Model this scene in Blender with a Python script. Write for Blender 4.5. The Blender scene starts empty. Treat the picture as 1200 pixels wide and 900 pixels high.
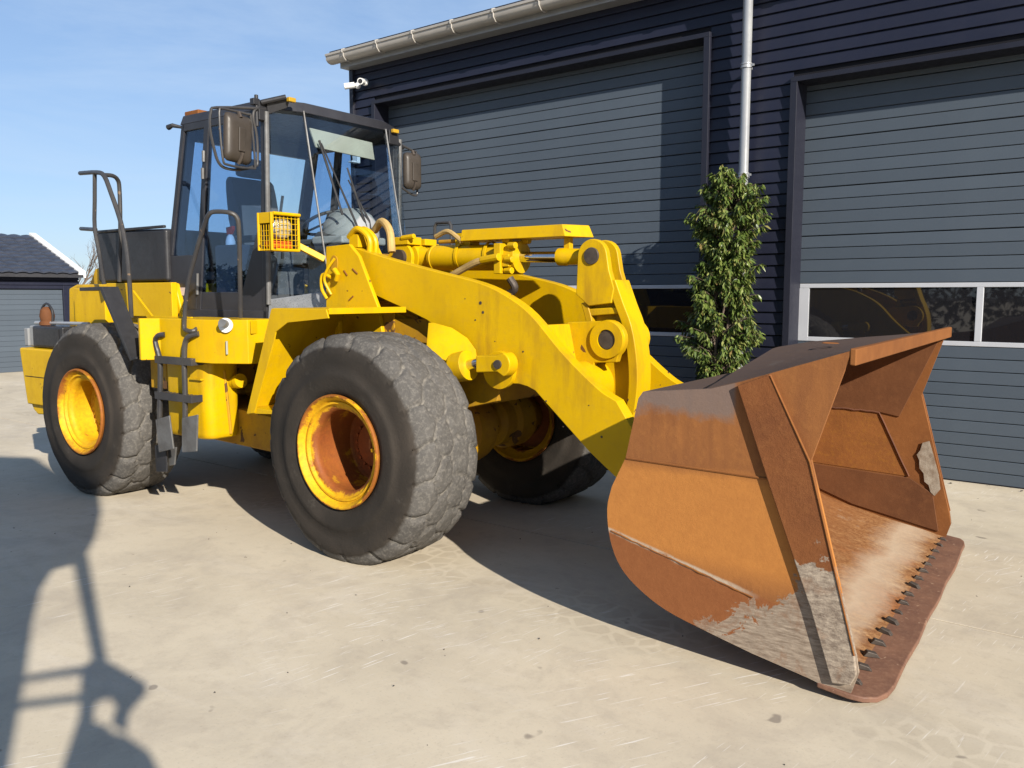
import bpy, bmesh, math, random
import numpy as np
from mathutils import Vector, Matrix
R = math.radians
rnd = random.Random(7)
S = bpy.context.scene
COL = S.collection

# ------------------------------------------------------------------ camera, sky, sun, exposure
CAM_H, F_PX = 1.8, 1000.0
PITCH = math.atan(105 / F_PX)
cd = bpy.data.cameras.new('camera'); cam = bpy.data.objects.new('camera', cd); COL.objects.link(cam)
cam.location = (0, 0, CAM_H); cam.rotation_euler = (math.pi / 2 - PITCH, 0, 0)
cd.sensor_width = 36; cd.lens = 36 * F_PX / 1200; cd.clip_end = 2000; cd.clip_start = .05
S.camera = cam
SUN_DIR = Vector((-0.428, 0.796, -0.427)).normalized()      # the way the light travels
W = bpy.data.worlds.new('World'); S.world = W; W.use_nodes = True
nt = W.node_tree; bg = nt.nodes['Background']
sky = nt.nodes.new('ShaderNodeTexSky'); sky.sky_type = 'NISHITA'; sky.sun_disc = False
sky.sun_elevation = math.asin(-SUN_DIR.z)
sky.sun_rotation = math.atan2(-SUN_DIR.x, -SUN_DIR.y)
sky.air_density = 1.0; sky.dust_density = 0.25; sky.ozone_density = 2.2; sky.altitude = 0
gm = nt.nodes.new('ShaderNodeGamma'); gm.inputs[1].default_value = .55; nt.links.new(sky.outputs[0], gm.inputs[0])   # thin even veil: a flatter sky than the clear model
tn = nt.nodes.new('ShaderNodeMix'); tn.data_type = 'RGBA'; tn.blend_type = 'MULTIPLY'; tn.inputs[0].default_value = 1; tn.inputs[7].default_value = (1.79, 2.17, 2.78, 1)
nt.links.new(gm.outputs[0], tn.inputs[6])
wc = nt.nodes.new('ShaderNodeTexCoord'); wm = nt.nodes.new('ShaderNodeMapping'); wm.inputs['Scale'].default_value = (1.2, 2.0, 7); wm.inputs['Rotation'].default_value = (.3, .5, .2); wn = nt.nodes.new('ShaderNodeTexNoise'); wn.inputs['Scale'].default_value = 1.6; wn.inputs['Detail'].default_value = 8; wn.inputs['Roughness'].default_value = .62; wn.inputs['Distortion'].default_value = .4
nt.links.new(wc.outputs['Generated'], wm.inputs[0]); nt.links.new(wm.outputs[0], wn.inputs['Vector'])
wr = nt.nodes.new('ShaderNodeValToRGB'); wr.color_ramp.elements[0].position = .46; wr.color_ramp.elements[0].color = (0, 0, 0, 1); wr.color_ramp.elements[1].position = .72; wr.color_ramp.elements[1].color = (.45, .45, .45, 1); nt.links.new(wn.outputs['Fac'], wr.inputs[0])
cm = nt.nodes.new('ShaderNodeMix'); cm.data_type = 'RGBA'; cm.inputs[7].default_value = (5.6, 7.0, 8.9, 1); nt.links.new(wr.outputs[0], cm.inputs[0]); nt.links.new(tn.outputs[2], cm.inputs[6]); nt.links.new(cm.outputs[2], bg.inputs[0]); bg.inputs[1].default_value = 0.0565
sd = bpy.data.lights.new('sun', 'SUN'); sun = bpy.data.objects.new('sun', sd); COL.objects.link(sun)
sd.energy = 5.0; sd.angle = R(0.5); sd.color = (1.0, 0.93, 0.82)
sun.rotation_euler = SUN_DIR.to_track_quat('-Z', 'Y').to_euler()
S.view_settings.view_transform = 'Standard'; S.view_settings.look = 'None'
S.view_settings.exposure = 0.95; S.view_settings.gamma = 1

# ------------------------------------------------------------------ frames of the place
def frame(az):
    a = R(az); return Vector((math.sin(a), -math.cos(a), 0)), Vector((math.cos(a), math.sin(a), 0))
LAZ, BAZ = 53.9, 51.6
lx, ly = frame(LAZ); LO = Vector((-0.4023, 6.6765, 0))       # loader: origin under the front axle
bx, by = frame(BAZ); BO = Vector((4.2674, 8.1704, 0))        # workshop: origin at the foot of the right door
LROT, BROT = R(LAZ - 90), R(BAZ - 90)
def ray(px, py):
    a = (px - 600) / F_PX; b = (450 - py) / F_PX; c, s = math.cos(PITCH), math.sin(PITCH)
    return Vector((a, c + b * s, -s + b * c))
def at(px, py, y):            # loader-frame (x, z) of a measured point known to lie in the plane y
    d = ray(px, py); o = Vector((0, 0, CAM_H)); t = (LO + y * ly - o).dot(ly) / d.dot(ly)
    p = o + t * d - LO; return (p.dot(lx), p.z)
def ats(y, *pts): return [at(a, b, y) for a, b in pts]

# ------------------------------------------------------------------ mesh collecting
class MB:
    def __init__(s): s.v = []; s.f = []
    def add(s, v, f):
        o = len(s.v); s.v += [tuple(p) for p in v]; s.f += [tuple(i + o for i in q) for q in f]; return s
    def box(s, a, b):
        x0, y0, z0 = a; x1, y1, z1 = b
        v = [(x0, y0, z0), (x1, y0, z0), (x1, y1, z0), (x0, y1, z0), (x0, y0, z1), (x1, y0, z1), (x1, y1, z1), (x0, y1, z1)]
        return s.add(v, [(0, 3, 2, 1), (4, 5, 6, 7), (0, 1, 5, 4), (1, 2, 6, 5), (2, 3, 7, 6), (3, 0, 4, 7)])
    def hexa(s, lo, hi):      # four lower, four upper points
        return s.add(list(lo) + list(hi), [(0, 3, 2, 1), (4, 5, 6, 7), (0, 1, 5, 4), (1, 2, 6, 5), (2, 3, 7, 6), (3, 0, 4, 7)])
    def prism(s, prof, y0, y1):  # (x, z) outline pushed along y
        n = len(prof); area = sum(prof[i][0] * prof[(i + 1) % n][1] - prof[(i + 1) % n][0] * prof[i][1] for i in range(n))
        if area < 0: prof = prof[::-1]
        if y0 > y1: y0, y1 = y1, y0
        v = [(x, y0, z) for x, z in prof] + [(x, y1, z) for x, z in prof]
        f = [tuple(range(n)), tuple(range(2 * n - 1, n - 1, -1))] + [(i, i + n, (i + 1) % n + n, (i + 1) % n) for i in range(n)]
        f[2:] = [q for q in f[2:]]
        return s.add(v, f)
    def plate(s, pts, th, n=None):  # any planar polygon with thickness along its normal
        pts = [Vector(p) for p in pts]
        if n is None:
            n = Vector((0, 0, 0))
            for i in range(len(pts)): n += (pts[i] - pts[0]).cross(pts[(i + 1) % len(pts)] - pts[0])
            n.normalize()
        k = len(pts); v = [p + n * th / 2 for p in pts] + [p - n * th / 2 for p in pts]
        return s.add(v, [tuple(range(k)), tuple(range(2 * k - 1, k - 1, -1))] + [(i, i + k, (i + 1) % k + k, (i + 1) % k) for i in range(k)])
    def tube(s, pts, r, n=10, cap=True, smooth=0):
        pts = [Vector(p) for p in pts]
        if smooth: pts = catmull(pts, smooth)
        rs = r if isinstance(r, (list, tuple)) else [r] * len(pts)
        if len(rs) != len(pts): rs = list(np.interp(np.linspace(0, 1, len(pts)), np.linspace(0, 1, len(rs)), rs))
        t0 = (pts[1] - pts[0]).normalized(); u = t0.orthogonal().normalized(); rings = []
        for i, p in enumerate(pts):
            if i == 0: t = t0
            elif i == len(pts) - 1: t = (pts[i] - pts[i - 1]).normalized()
            else:
                t = (pts[i + 1] - pts[i]).normalized() + (pts[i] - pts[i - 1]).normalized()
                t = t.normalized() if t.length > 1e-6 else t0
            u = (u - t * u.dot(t)).normalized(); w = t.cross(u)
            rings.append([p + (u * math.cos(2 * math.pi * k / n) + w * math.sin(2 * math.pi * k / n)) * rs[i] for k in range(n)])
        v = [q for rg in rings for q in rg]; f = []
        for i in range(len(pts) - 1):
            for k in range(n): f.append((i * n + k, i * n + (k + 1) % n, (i + 1) * n + (k + 1) % n, (i + 1) * n + k))
        if cap: f += [tuple(range(n - 1, -1, -1)), tuple((len(pts) - 1) * n + k for k in range(n))]
        return s.add(v, f)
    def lathe(s, prof, c, axis='y', n=48, close=False):   # prof: (radius, along)
        v = []; f = []; m = len(prof)
        for i in range(n):
            a = 2 * math.pi * i / n
            for r, h in prof:
                q = (r * math.cos(a), h, r * math.sin(a)) if axis == 'y' else ((h, r * math.cos(a), r * math.sin(a)) if axis == 'x' else (r * math.cos(a), r * math.sin(a), h))
                v.append((c[0] + q[0], c[1] + q[1], c[2] + q[2]))
        for i in range(n):
            for j in range(m - 1 if not close else m):
                a, b = i * m + j, i * m + (j + 1) % m; d, e = ((i + 1) % n) * m + j, ((i + 1) % n) * m + (j + 1) % m
                f.append((a, b, e, d))
        return s.add(v, f)
    def build(s, name, mat, parent=None, bev=0, ang=35, kind=None, loc=None, fix=True):
        me = bpy.data.meshes.new(name); me.from_pydata(s.v, [], s.f)
        if fix:
            bm = bmesh.new(); bm.from_mesh(me); bmesh.ops.recalc_face_normals(bm, faces=bm.faces); bm.to_mesh(me); bm.free()
        me.polygons.foreach_set('use_smooth', [True] * len(me.polygons)); me.set_sharp_from_angle(angle=R(ang)); me.update()
        for m in (mat if isinstance(mat, (list, tuple)) else [mat]): me.materials.append(m)
        o = bpy.data.objects.new(name, me); COL.objects.link(o)
        if parent: o.parent = parent
        if loc: o.location = loc
        if kind: o['kind'] = kind
        if bev:
            b = o.modifiers.new('bevel', 'BEVEL'); b.width = bev; b.segments = 2; b.limit_method = 'ANGLE'; b.angle_limit = R(40); b.harden_normals = True
        return o
def catmull(p, k):
    out = []; q = [2 * p[0] - p[1]] + list(p) + [2 * p[-1] - p[-2]]
    for i in range(1, len(q) - 2):
        for j in range(k):
            t = j / k; a, b, c, d = q[i - 1], q[i], q[i + 1], q[i + 2]
            out.append(.5 * ((2 * b) + (c - a) * t + (2 * a - 5 * b + 4 * c - d) * t * t + (3 * b - a - 3 * c + d) * t ** 3))
    out.append(p[-1]); return out
def c2(pts, k=5): return [(v.x, v.y) for v in catmull([Vector((a, b)) for a, b in pts], k)]
def circ(c, r, a0=0, a1=360, n=20): return [(c[0] + r * math.cos(R(a0 + (a1 - a0) * i / n)), c[1] + r * math.sin(R(a0 + (a1 - a0) * i / n))) for i in range(n + (a1 - a0 < 360))]
def thing(name, label, cat, loc=(0, 0, 0), rotz=0, group=None):
    o = bpy.data.objects.new(name, None); COL.objects.link(o); o.location = loc; o.rotation_euler = (0, 0, rotz); o.empty_display_size = .3
    o['label'] = label; o['category'] = cat
    if group: o['group'] = group
    return o
def tag(o, label, cat, group=None):
    o['label'] = label; o['category'] = cat
    if group: o['group'] = group
    return o
def twin(o, parent=None, loc=None, name=None):
    c = o.copy(); COL.objects.link(c)
    if parent: c.parent = parent
    if loc is not None: c.location = loc
    return c

# ------------------------------------------------------------------ materials
def newmat(name):
    m = bpy.data.materials.new(name); m.use_nodes = True; t = m.node_tree; return m, t, t.nodes['Principled BSDF'], t.nodes, t.links
def noise(t, scale, detail=6, rough=.6, coord='Object', stretch=None, dist=0, loc=None):
    tc = t.nodes.new('ShaderNodeTexCoord'); mp = t.nodes.new('ShaderNodeMapping'); n = t.nodes.new('ShaderNodeTexNoise')
    t.links.new(tc.outputs[coord], mp.inputs[0]); t.links.new(mp.outputs[0], n.inputs['Vector'])
    if stretch: mp.inputs['Scale'].default_value = stretch
    if loc: mp.inputs['Location'].default_value = loc
    n.inputs['Scale'].default_value = scale; n.inputs['Detail'].default_value = detail; n.inputs['Roughness'].default_value = rough; n.inputs['Distortion'].default_value = dist
    return n.outputs['Fac']
def ramp(t, fac, stops, interp='LINEAR'):
    r = t.nodes.new('ShaderNodeValToRGB'); t.links.new(fac, r.inputs[0]); r.color_ramp.interpolation = interp
    e = r.color_ramp.elements
    while len(e) < len(stops): e.new(.5)
    for i, (p, c) in enumerate(stops):
        e[i].position = p; e[i].color = (c, c, c, 1) if not isinstance(c, tuple) else (*c, 1)
    return r.outputs[0]
def mix(t, fac, a, b, mode='MIX'):
    m = t.nodes.new('ShaderNodeMix'); m.data_type = 'RGBA'; m.blend_type = mode
    for k, v in ((0, fac), (6, a), (7, b)):
        if isinstance(v, (int, float)): m.inputs[k].default_value = v
        elif isinstance(v, tuple): m.inputs[k].default_value = (*v, 1)
        else: t.links.new(v, m.inputs[k])
    return m.outputs[2]
def math_(t, op, a, b=0):
    m = t.nodes.new('ShaderNodeMath'); m.operation = op
    for k, v in ((0, a), (1, b)):
        if isinstance(v, (int, float)): m.inputs[k].default_value = v
        else: t.links.new(v, m.inputs[k])
    return m.outputs[0]
def bump(t, p, h, strength=.3, dist=.01):
    b = t.nodes.new('ShaderNodeBump'); b.inputs['Strength'].default_value = strength; b.inputs['Distance'].default_value = dist
    t.links.new(h, b.inputs['Height']); t.links.new(b.outputs[0], p.inputs['Normal'])
ALB = .83
def worn(name, c1, c2, rough=(.35, .6), metal=0, scale=2.5, chip=None, chip_amt=.70, chip_scale=9, bmp=.08, bscale=40, dust=None, streak=None):
    c1, c2 = tuple(q * ALB for q in c1), tuple(q * ALB for q in c2); dust = tuple(q * ALB for q in dust) if dust else None
    m, t, p, N, Lk = newmat(name)
    n1 = noise(t, scale, 7, .62); col = mix(t, ramp(t, n1, [(.35, 0.0), (.68, 1.0)]), c1, c2)
    n2 = noise(t, scale * 9, 5, .7)
    if dust: col = mix(t, ramp(t, n2, [(.5, 0.0), (.8, .5)]), col, dust)
    if streak:
        k5 = math_(t, 'MULTIPLY', ramp(t, noise(t, 3.2, 7, .65, stretch=(2.2, 2.2, .45), loc=(5, 2, 8)), [(.48, 0.0), (.70, .85)]), ramp(t, noise(t, 1.3, 4, .55, loc=(9, 4, 1)), [(.40, 0.0), (.60, 1.0)])); col = mix(t, k5, col, tuple(q * ALB for q in streak))
    if chip:
        n3 = noise(t, chip_scale, 3, .5, dist=.6, loc=(3, 1, 7)); k = ramp(t, n3, [(chip_amt, 0.0), (chip_amt + .015, 1.0)]); col = mix(t, k, col, chip)
    Lk.new(col, p.inputs['Base Color'])
    rr = ramp(t, n2, [(.3, rough[0]), (.7, rough[1])]); Lk.new(rr, p.inputs['Roughness']); p.inputs['Metallic'].default_value = metal
    p.inputs['Specular IOR Level'].default_value = (.16 if 'yellow' in name else .30) if rough[0] < .55 else .12
    if name in ('anthracite_cladding', 'grey_sectional_door'):
        oi = t.nodes.new('ShaderNodeObjectInfo'); col = mix(t, ramp(t, oi.outputs['Random'], [(0, .0), (1, .28)]), col, tuple(q * .72 for q in c1)); col = mix(t, ramp(t, noise(t, 1.3, 5, .7, loc=(3, 3, 3)), [(.55, 0.0), (.75, .25)]), col, tuple(q * 1.35 + .01 for q in c1)); Lk.new(col, p.inputs['Base Color'])
    if bmp: bump(t, p, noise(t, bscale, 5, .6), bmp, .006)
    return m
M = {}
M['yellow'] = worn('yellow_paint', (.60, .370, .002), (.53, .318, .002), (.30, .5), chip=(.11, .05, .02), chip_amt=.715, chip_scale=9, bmp=.06, dust=(.46, .285, .02), streak=(.36, .20, .012))
M['yellow_dirty'] = worn('grimy_yellow_paint', (.50, .275, .010), (.30, .15, .018), (.4, .75), chip=(.09, .045, .02), chip_amt=.64, chip_scale=8, bmp=.15, dust=(.22, .13, .05))
M['black'] = worn('black_paint', (.018, .018, .020), (.032, .032, .036), (.3, .55), chip=(.10, .08, .06), chip_amt=.76, bmp=.04)
M['cab_paint'] = worn('dark_cab_paint', (.022, .022, .026), (.036, .036, .042), (.28, .45), bmp=.03)
M['tube'] = worn('black_tube_paint', (.03, .03, .034), (.06, .055, .05), (.3, .5), chip=(.13, .09, .06), chip_amt=.68, chip_scale=14, bmp=.05)
M['steel'] = worn('worn_grey_steel', (.20, .20, .20), (.12, .115, .11), (.35, .6), .5, 7, bmp=.1)
M['bolt'] = worn('dark_steel', (.10, .08, .065), (.05, .04, .035), (.45, .7), .4, 12)
M['chrome'] = worn('chrome_rod', (.75, .76, .78), (.6, .6, .62), (.08, .18), 1.0, 5, bmp=0)
M['hose'] = worn('overpainted_hose', (.50, .34, .13), (.30, .20, .08), (.6, .8), scale=10, bmp=.1)
M['rubber_hose'] = worn('black_hose', (.03, .03, .03), (.05, .05, .05), (.5, .7), bmp=.05)
M['plastic'] = worn('grey_brown_plastic', (.040, .033, .027), (.058, .047, .038), (.35, .5), scale=4, bmp=.05)
M['grey'] = worn('grey_trim', (.30, .31, .32), (.22, .225, .23), (.4, .6), bmp=.08)
M['silver'] = worn('silver_cover', (.42, .43, .45), (.26, .27, .28), (.2, .4), .6, 6, bmp=.1)
M['seat'] = worn('grey_seat_cloth', (.07, .075, .085), (.10, .10, .11), (.8, .95), bmp=.2, bscale=120)
M['cream'] = worn('cream_cloth', (.36, .36, .31), (.30, .29, .25), (.8, .9), bmp=.05)
M['red'] = worn('red_plastic', (.55, .03, .02), (.45, .03, .02), bmp=0)
M['orange'] = worn('orange_lens', (.75, .16, .02), (.6, .1, .02), (.15, .25), bmp=0)
M['white'] = worn('white_plastic', (.78, .78, .77), (.70, .70, .68), (.35, .5), bmp=0)
M['galv'] = worn('grey_zinc', (.40, .41, .42), (.33, .34, .36), (.3, .45), .35, 3, bmp=.05)
M['alu'] = worn('white_aluminium', (.55, .56, .59), (.50, .51, .54), (.3, .4), .1, 3, bmp=0)
M['rust_red'] = worn('rust_brown', (.17, .072, .042), (.11, .05, .032), (.7, .9), bmp=.3)

def rim_mat(rusty):
    m, t, p, N, Lk = newmat('rusty_rim_paint' if rusty else 'yellow_rim_paint')
    n = noise(t, 5, 8, .7); n2 = noise(t, 30, 4, .7)
    tc = N.new('ShaderNodeTexCoord'); sx = N.new('ShaderNodeSeparateXYZ'); Lk.new(tc.outputs['Object'], sx.inputs[0])
    r2 = math_(t, 'SQRT', math_(t, 'ADD', math_(t, 'MULTIPLY', sx.outputs[0], sx.outputs[0]), math_(t, 'MULTIPLY', sx.outputs[2], sx.outputs[2])))
    base = mix(t, ramp(t, n2, [(.4, 0.0), (.7, 1.0)]), (.55, .31, .006), (.45, .22, .008))
    rust = mix(t, n2, (.26, .070, .014), (.12, .036, .013))
    rr = math_(t, 'ADD', r2, math_(t, 'MULTIPLY', math_(t, 'SUBTRACT', n, .5), .16))
    if rusty: k = ramp(t, rr, [(.262, 1.0), (.292, .95), (.304, .10), (.366, 0.0), (.380, .9)])
    else: k = ramp(t, rr, [(.1, .05), (.345, 0.0), (.375, .9)])
    k = mix(t, ramp(t, n, [(.60, 0.0), (.66, .85)]), k, (1, 1, 1))
    Lk.new(mix(t, k, base, rust), p.inputs['Base Color']); p.inputs['Roughness'].default_value = .6; p.inputs['Specular IOR Level'].default_value = .2; bump(t, p, n2, .35, .008); return m
M['rim_rust'] = rim_mat(True); M['rim_yellow'] = rim_mat(False)

def tyre_mat():
    m, t, p, N, Lk = newmat('worn_tyre_rubber')
    tc = N.new('ShaderNodeTexCoord'); sx = N.new('ShaderNodeSeparateXYZ'); Lk.new(tc.outputs['Object'], sx.inputs[0])
    r2 = math_(t, 'SQRT', math_(t, 'ADD', math_(t, 'MULTIPLY', sx.outputs[0], sx.outputs[0]), math_(t, 'MULTIPLY', sx.outputs[2], sx.outputs[2])))
    n = noise(t, 6, 9, .75); n2 = noise(t, 45, 6, .7); n3 = noise(t, 2.2, 4, .6)
    edge = math_(t, 'ADD', r2, math_(t, 'MULTIPLY', math_(t, 'SUBTRACT', n, .5), .05))
    side = mix(t, ramp(t, n3, [(.35, 0.0), (.7, 1.0)]), (.020, .017, .014), (.038, .031, .025))
    side = mix(t, ramp(t, n, [(.60, 0.0), (.75, .45)]), side, (.10, .09, .075))
    tread = mix(t, ramp(t, n, [(.3, 0.0), (.7, 1.0)]), (.047, .044, .041), (.088, .082, .075))
    tread = mix(t, ramp(t, n2, [(.48, 0.0), (.72, .6)]), tread, (.18, .165, .145))
    ge = N.new('ShaderNodeNewGeometry'); tread = mix(t, ramp(t, ge.outputs['Pointiness'], [(.42, .8), (.485, 0.0)]), tread, (.21, .19, .16))
    Lk.new(mix(t, ramp(t, edge, [(.695, 0.0), (.715, 1.0)]), side, tread), p.inputs['Base Color']); p.inputs['Roughness'].default_value = .8; p.inputs['Specular IOR Level'].default_value = .2
    h = mix(t, .5, n2, n); bump(t, p, h, .45, .015); return m
M['tyre'] = tyre_mat()

def bucket_mat(side):
    m, t, p, N, Lk = newmat('rusty_bucket_side' if side else 'rusty_bucket_plate')
    tc = N.new('ShaderNodeTexCoord'); sx = N.new('ShaderNodeSeparateXYZ'); Lk.new(tc.outputs['Object'], sx.inputs[0])
    n = noise(t, 3, 8, .65, dist=.3); n2 = noise(t, 22, 7, .75); st = noise(t, 5, 6, .6, stretch=(3, 3, .35))
    rust = mix(t, ramp(t, n, [(.3, 0.0), (.7, 1.0)]), (.18, .072, .025), (.225, .090, .029))
    rust = mix(t, ramp(t, st, [(.4, 0.0), (.72, .7)]), rust, (.135, .052, .022))
    rust = mix(t, ramp(t, n2, [(.52, 0.0), (.75, .45)]), rust, (.28, .12, .036))
    bare = mix(t, ramp(t, n2, [(.35, 0.0), (.65, 1.0)]), (.11, .095, .08), (.32, .275, .225))
    nz = math_(t, 'MULTIPLY', math_(t, 'SUBTRACT', n, .5), .9)
    if side:   # lower worn bare steel patch towards the heel and the cutting corner, orange rust band above it, sunlit brightness put into its colour
        band = ramp(t, math_(t, 'ADD', sx.outputs[2], math_(t, 'MULTIPLY', nz, .12)), [(.42, 0.0), (.56, 1.0), (.93, 1.0), (.99, 0.0)])
        rust = mix(t, band, rust, mix(t, n2, (.38, .160, .040), (.27, .105, .028)))
        n6 = noise(t, 7, 9, .72, dist=.5, loc=(2, 7, 3)); n7 = noise(t, 60, 6, .7, stretch=(.25, 1, 1.6)); nn_ = math_(t, 'MULTIPLY', math_(t, 'SUBTRACT', n6, .5), .9)
        d = math_(t, 'ADD', math_(t, 'SUBTRACT', sx.outputs[2], .60), math_(t, 'MULTIPLY', math_(t, 'SUBTRACT', sx.outputs[0], 2.16), .256))   # height above the welded wear strip
        low = ramp(t, math_(t, 'ADD', d, math_(t, 'MULTIPLY', nn_, .02)), [(0.0, 1.0), (.012, 0.0)])
        rust = mix(t, low, rust, mix(t, n2, (.145, .050, .018), (.215, .082, .030)))
        sm = ramp(t, math_(t, 'ABSOLUTE', math_(t, 'ADD', d, math_(t, 'MULTIPLY', nn_, .03))), [(.006, 1.0), (.016, 0.0)])
        sm = math_(t, 'MULTIPLY', sm, math_(t, 'MULTIPLY', ramp(t, n6, [(.38, .15), (.5, .9)]), ramp(t, math_(t, 'MULTIPLY', sx.outputs[0], .25), [(.70, 1.0), (.735, 0.0)])))
        rust = mix(t, sm, rust, (.36, .30, .23))
        q = math_(t, 'SUBTRACT', math_(t, 'MULTIPLY', sx.outputs[0], .62), sx.outputs[2])       # high low down and forward
        bare = mix(t, ramp(t, n7, [(.35, 0.0), (.68, 1.0)]), (.14, .105, .078), (.30, .245, .19)); bare = mix(t, ramp(t, n6, [(.52, 0.0), (.66, .7)]), bare, (.16, .075, .038))
        k = ramp(t, math_(t, 'ADD', math_(t, 'SUBTRACT', q, 1.47), math_(t, 'ADD', nn_, math_(t, 'MULTIPLY', nz, .25))), [(0.0, 0.0), (.018, 1.0)])
        grey = ramp(t, math_(t, 'ADD', math_(t, 'SUBTRACT', sx.outputs[2], 1.22), math_(t, 'MULTIPLY', nz, .3)), [(0.0, 0.0), (.05, .8)])
        grey = math_(t, 'MULTIPLY', grey, ramp(t, sx.outputs[0], [(2.55 / 4, 1.0), (2.72 / 4, 0.0)]) if False else ramp(t, math_(t, 'MULTIPLY', sx.outputs[0], .25), [(.695, 1.0), (.70, 0.0)]))
        col = mix(t, k, rust, bare); col = mix(t, grey, col, (.13, .105, .095))
    else:
        k = ramp(t, math_(t, 'ADD', n, math_(t, 'MULTIPLY', n2, .3)), [(.78, 0.0), (.84, .6)]); col = mix(t, k, rust, (.30, .23, .17))
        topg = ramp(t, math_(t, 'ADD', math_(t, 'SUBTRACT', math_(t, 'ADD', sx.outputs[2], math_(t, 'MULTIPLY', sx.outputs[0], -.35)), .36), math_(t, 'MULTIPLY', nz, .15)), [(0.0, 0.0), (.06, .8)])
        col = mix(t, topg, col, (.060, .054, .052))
        fl = ramp(t, sx.outputs[2], [(.10, 1.0), (.28, 0.0)]); fn1 = noise(t, 1.3, 6, .65, loc=(2, 3, 1)); fst = noise(t, 9, 8, .75, stretch=(.5, 2.2, 1))
        floor_c = mix(t, ramp(t, fst, [(.35, 0.0), (.65, 1.0)]), (.18, .078, .030), (.34, .19, .085))
        floor_c = mix(t, ramp(t, fn1, [(.5, 0.0), (.62, .8)]), floor_c, (.25, .09, .03))
        cream = ramp(t, math_(t, 'ADD', math_(t, 'MULTIPLY', sx.outputs[0], .3), math_(t, 'MULTIPLY', nz, .10)), [(.885, 0.0), (.93, .75), (.965, .5), (.99, 0.0)])
        floor_c = mix(t, ramp(t, noise(t, 35, 6, .75), [(.42, .8), (.56, 0.0)]), floor_c, (.14, .058, .024)); floor_c = mix(t, cream, floor_c, (.42, .34, .25))
        col = mix(t, fl, col, floor_c)
    p.inputs['Specular IOR Level'].default_value = .12; Lk.new(col, p.inputs['Base Color']); p.inputs['Roughness'].default_value = .75; bump(t, p, n2, .3, .008); return m
M['bucket_side'] = bucket_mat(True); M['bucket'] = bucket_mat(False)
M['bare'] = worn('bare_scraped_steel', (.36, .315, .255), (.20, .15, .11), (.5, .75), .15, 18, bmp=.6, bscale=30)
M['rust_plain'] = worn('flat_rust', (.22, .085, .026), (.155, .058, .020), (.6, .85), scale=2, bmp=.2, dust=(.27, .11, .035))
M['rust_dark'] = worn('dark_rust', (.145, .058, .024), (.10, .040, .018), (.6, .85), scale=2, bmp=.2, dust=(.19, .08, .032))
M['rust_orange'] = worn('orange_rust', (.24, .092, .026), (.17, .064, .020), (.6, .85), scale=3, bmp=.3, dust=(.36, .16, .02))

M['edge'] = worn('worn_cutting_edge', (.20, .10, .062), (.125, .062, .042), (.5, .75), scale=4, bmp=.5, bscale=18, chip=(.24, .15, .10), chip_amt=.68, chip_scale=20, dust=(.30, .17, .10))
def wear_mat():
    m, t, p, N, Lk = newmat('scraped_side_cutter'); tc = N.new('ShaderNodeTexCoord'); sx = N.new('ShaderNodeSeparateXYZ'); Lk.new(tc.outputs['Object'], sx.inputs[0])
    n = noise(t, 3, 6, .6); n2 = noise(t, 20, 7, .75); n4 = noise(t, 7, 5, .6, loc=(1, 2, 3))
    rust = mix(t, ramp(t, n, [(.3, 0.0), (.7, 1.0)]), (.17, .062, .020), (.12, .043, .016)); rust = mix(t, ramp(t, n2, [(.5, 0.0), (.75, .5)]), rust, (.22, .09, .03))
    n8 = noise(t, 55, 6, .7, stretch=(.5, 1, 1.2), loc=(1, 1, 1)); bare = mix(t, ramp(t, n8, [(.35, 0.0), (.68, 1.0)]), (.13, .10, .078), (.33, .275, .215)); bare = mix(t, ramp(t, n4, [(.54, 0.0), (.68, .7)]), bare, (.16, .08, .042))
    k = ramp(t, math_(t, 'ADD', math_(t, 'SUBTRACT', .66, sx.outputs[2]), math_(t, 'MULTIPLY', math_(t, 'SUBTRACT', n4, .5), .6)), [(0.0, 0.0), (.015, 1.0)])
    Lk.new(mix(t, k, rust, bare), p.inputs['Base Color']); p.inputs['Roughness'].default_value = .7; p.inputs['Specular IOR Level'].default_value = .15; bump(t, p, n2, .5, .010); return m
M['wear'] = wear_mat()

def glass_mat(name, tint, refl=.10):
    m, t, p, N, Lk = newmat(name); N.remove(p)
    out = N['Material Output']; tr = N.new('ShaderNodeBsdfTransparent'); gl = N.new('ShaderNodeBsdfGlossy'); mx = N.new('ShaderNodeMixShader'); fr = N.new('ShaderNodeFresnel')
    ge = N.new('ShaderNodeNewGeometry'); vm = N.new('ShaderNodeVectorMath'); vm.operation = 'DOT_PRODUCT'; Lk.new(ge.outputs['Incoming'], vm.inputs[0]); Lk.new(ge.outputs['Normal'], vm.inputs[1])
    f5 = math_(t, 'POWER', math_(t, 'SUBTRACT', 1, math_(t, 'ABSOLUTE', vm.outputs['Value'])), 4.5)
    tr.inputs[0].default_value = (*tint, 1); gl.inputs['Roughness'].default_value = .01; gl.inputs[0].default_value = (.9, .93, 1, 1)
    N.remove(fr); Lk.new(math_(t, 'ADD', f5, refl), mx.inputs[0]); Lk.new(tr.outputs[0], mx.inputs[1]); Lk.new(gl.outputs[0], mx.inputs[2]); Lk.new(mx.outputs[0], out.inputs[0]); return m
M['glass'] = glass_mat('clear_cab_glass', (.90, .94, .95), .055)
M['glass_dark'] = glass_mat('tinted_cab_glass', (.62, .74, .88), .045)
def pane_mat():
    m, t, p, N, Lk = newmat('dark_door_glazing'); p.inputs['Base Color'].default_value = (.010, .010, .012, 1); p.inputs['Roughness'].default_value = .02; p.inputs['IOR'].default_value = 1.7
    bump(t, p, noise(t, 1.2, 2, .4), .05, .03); return m
M['pane'] = pane_mat()
M['mirror_glass'] = worn('mirror_glass', (.8, .8, .82), (.75, .75, .77), (.02, .05), 1, bmp=0)
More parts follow.
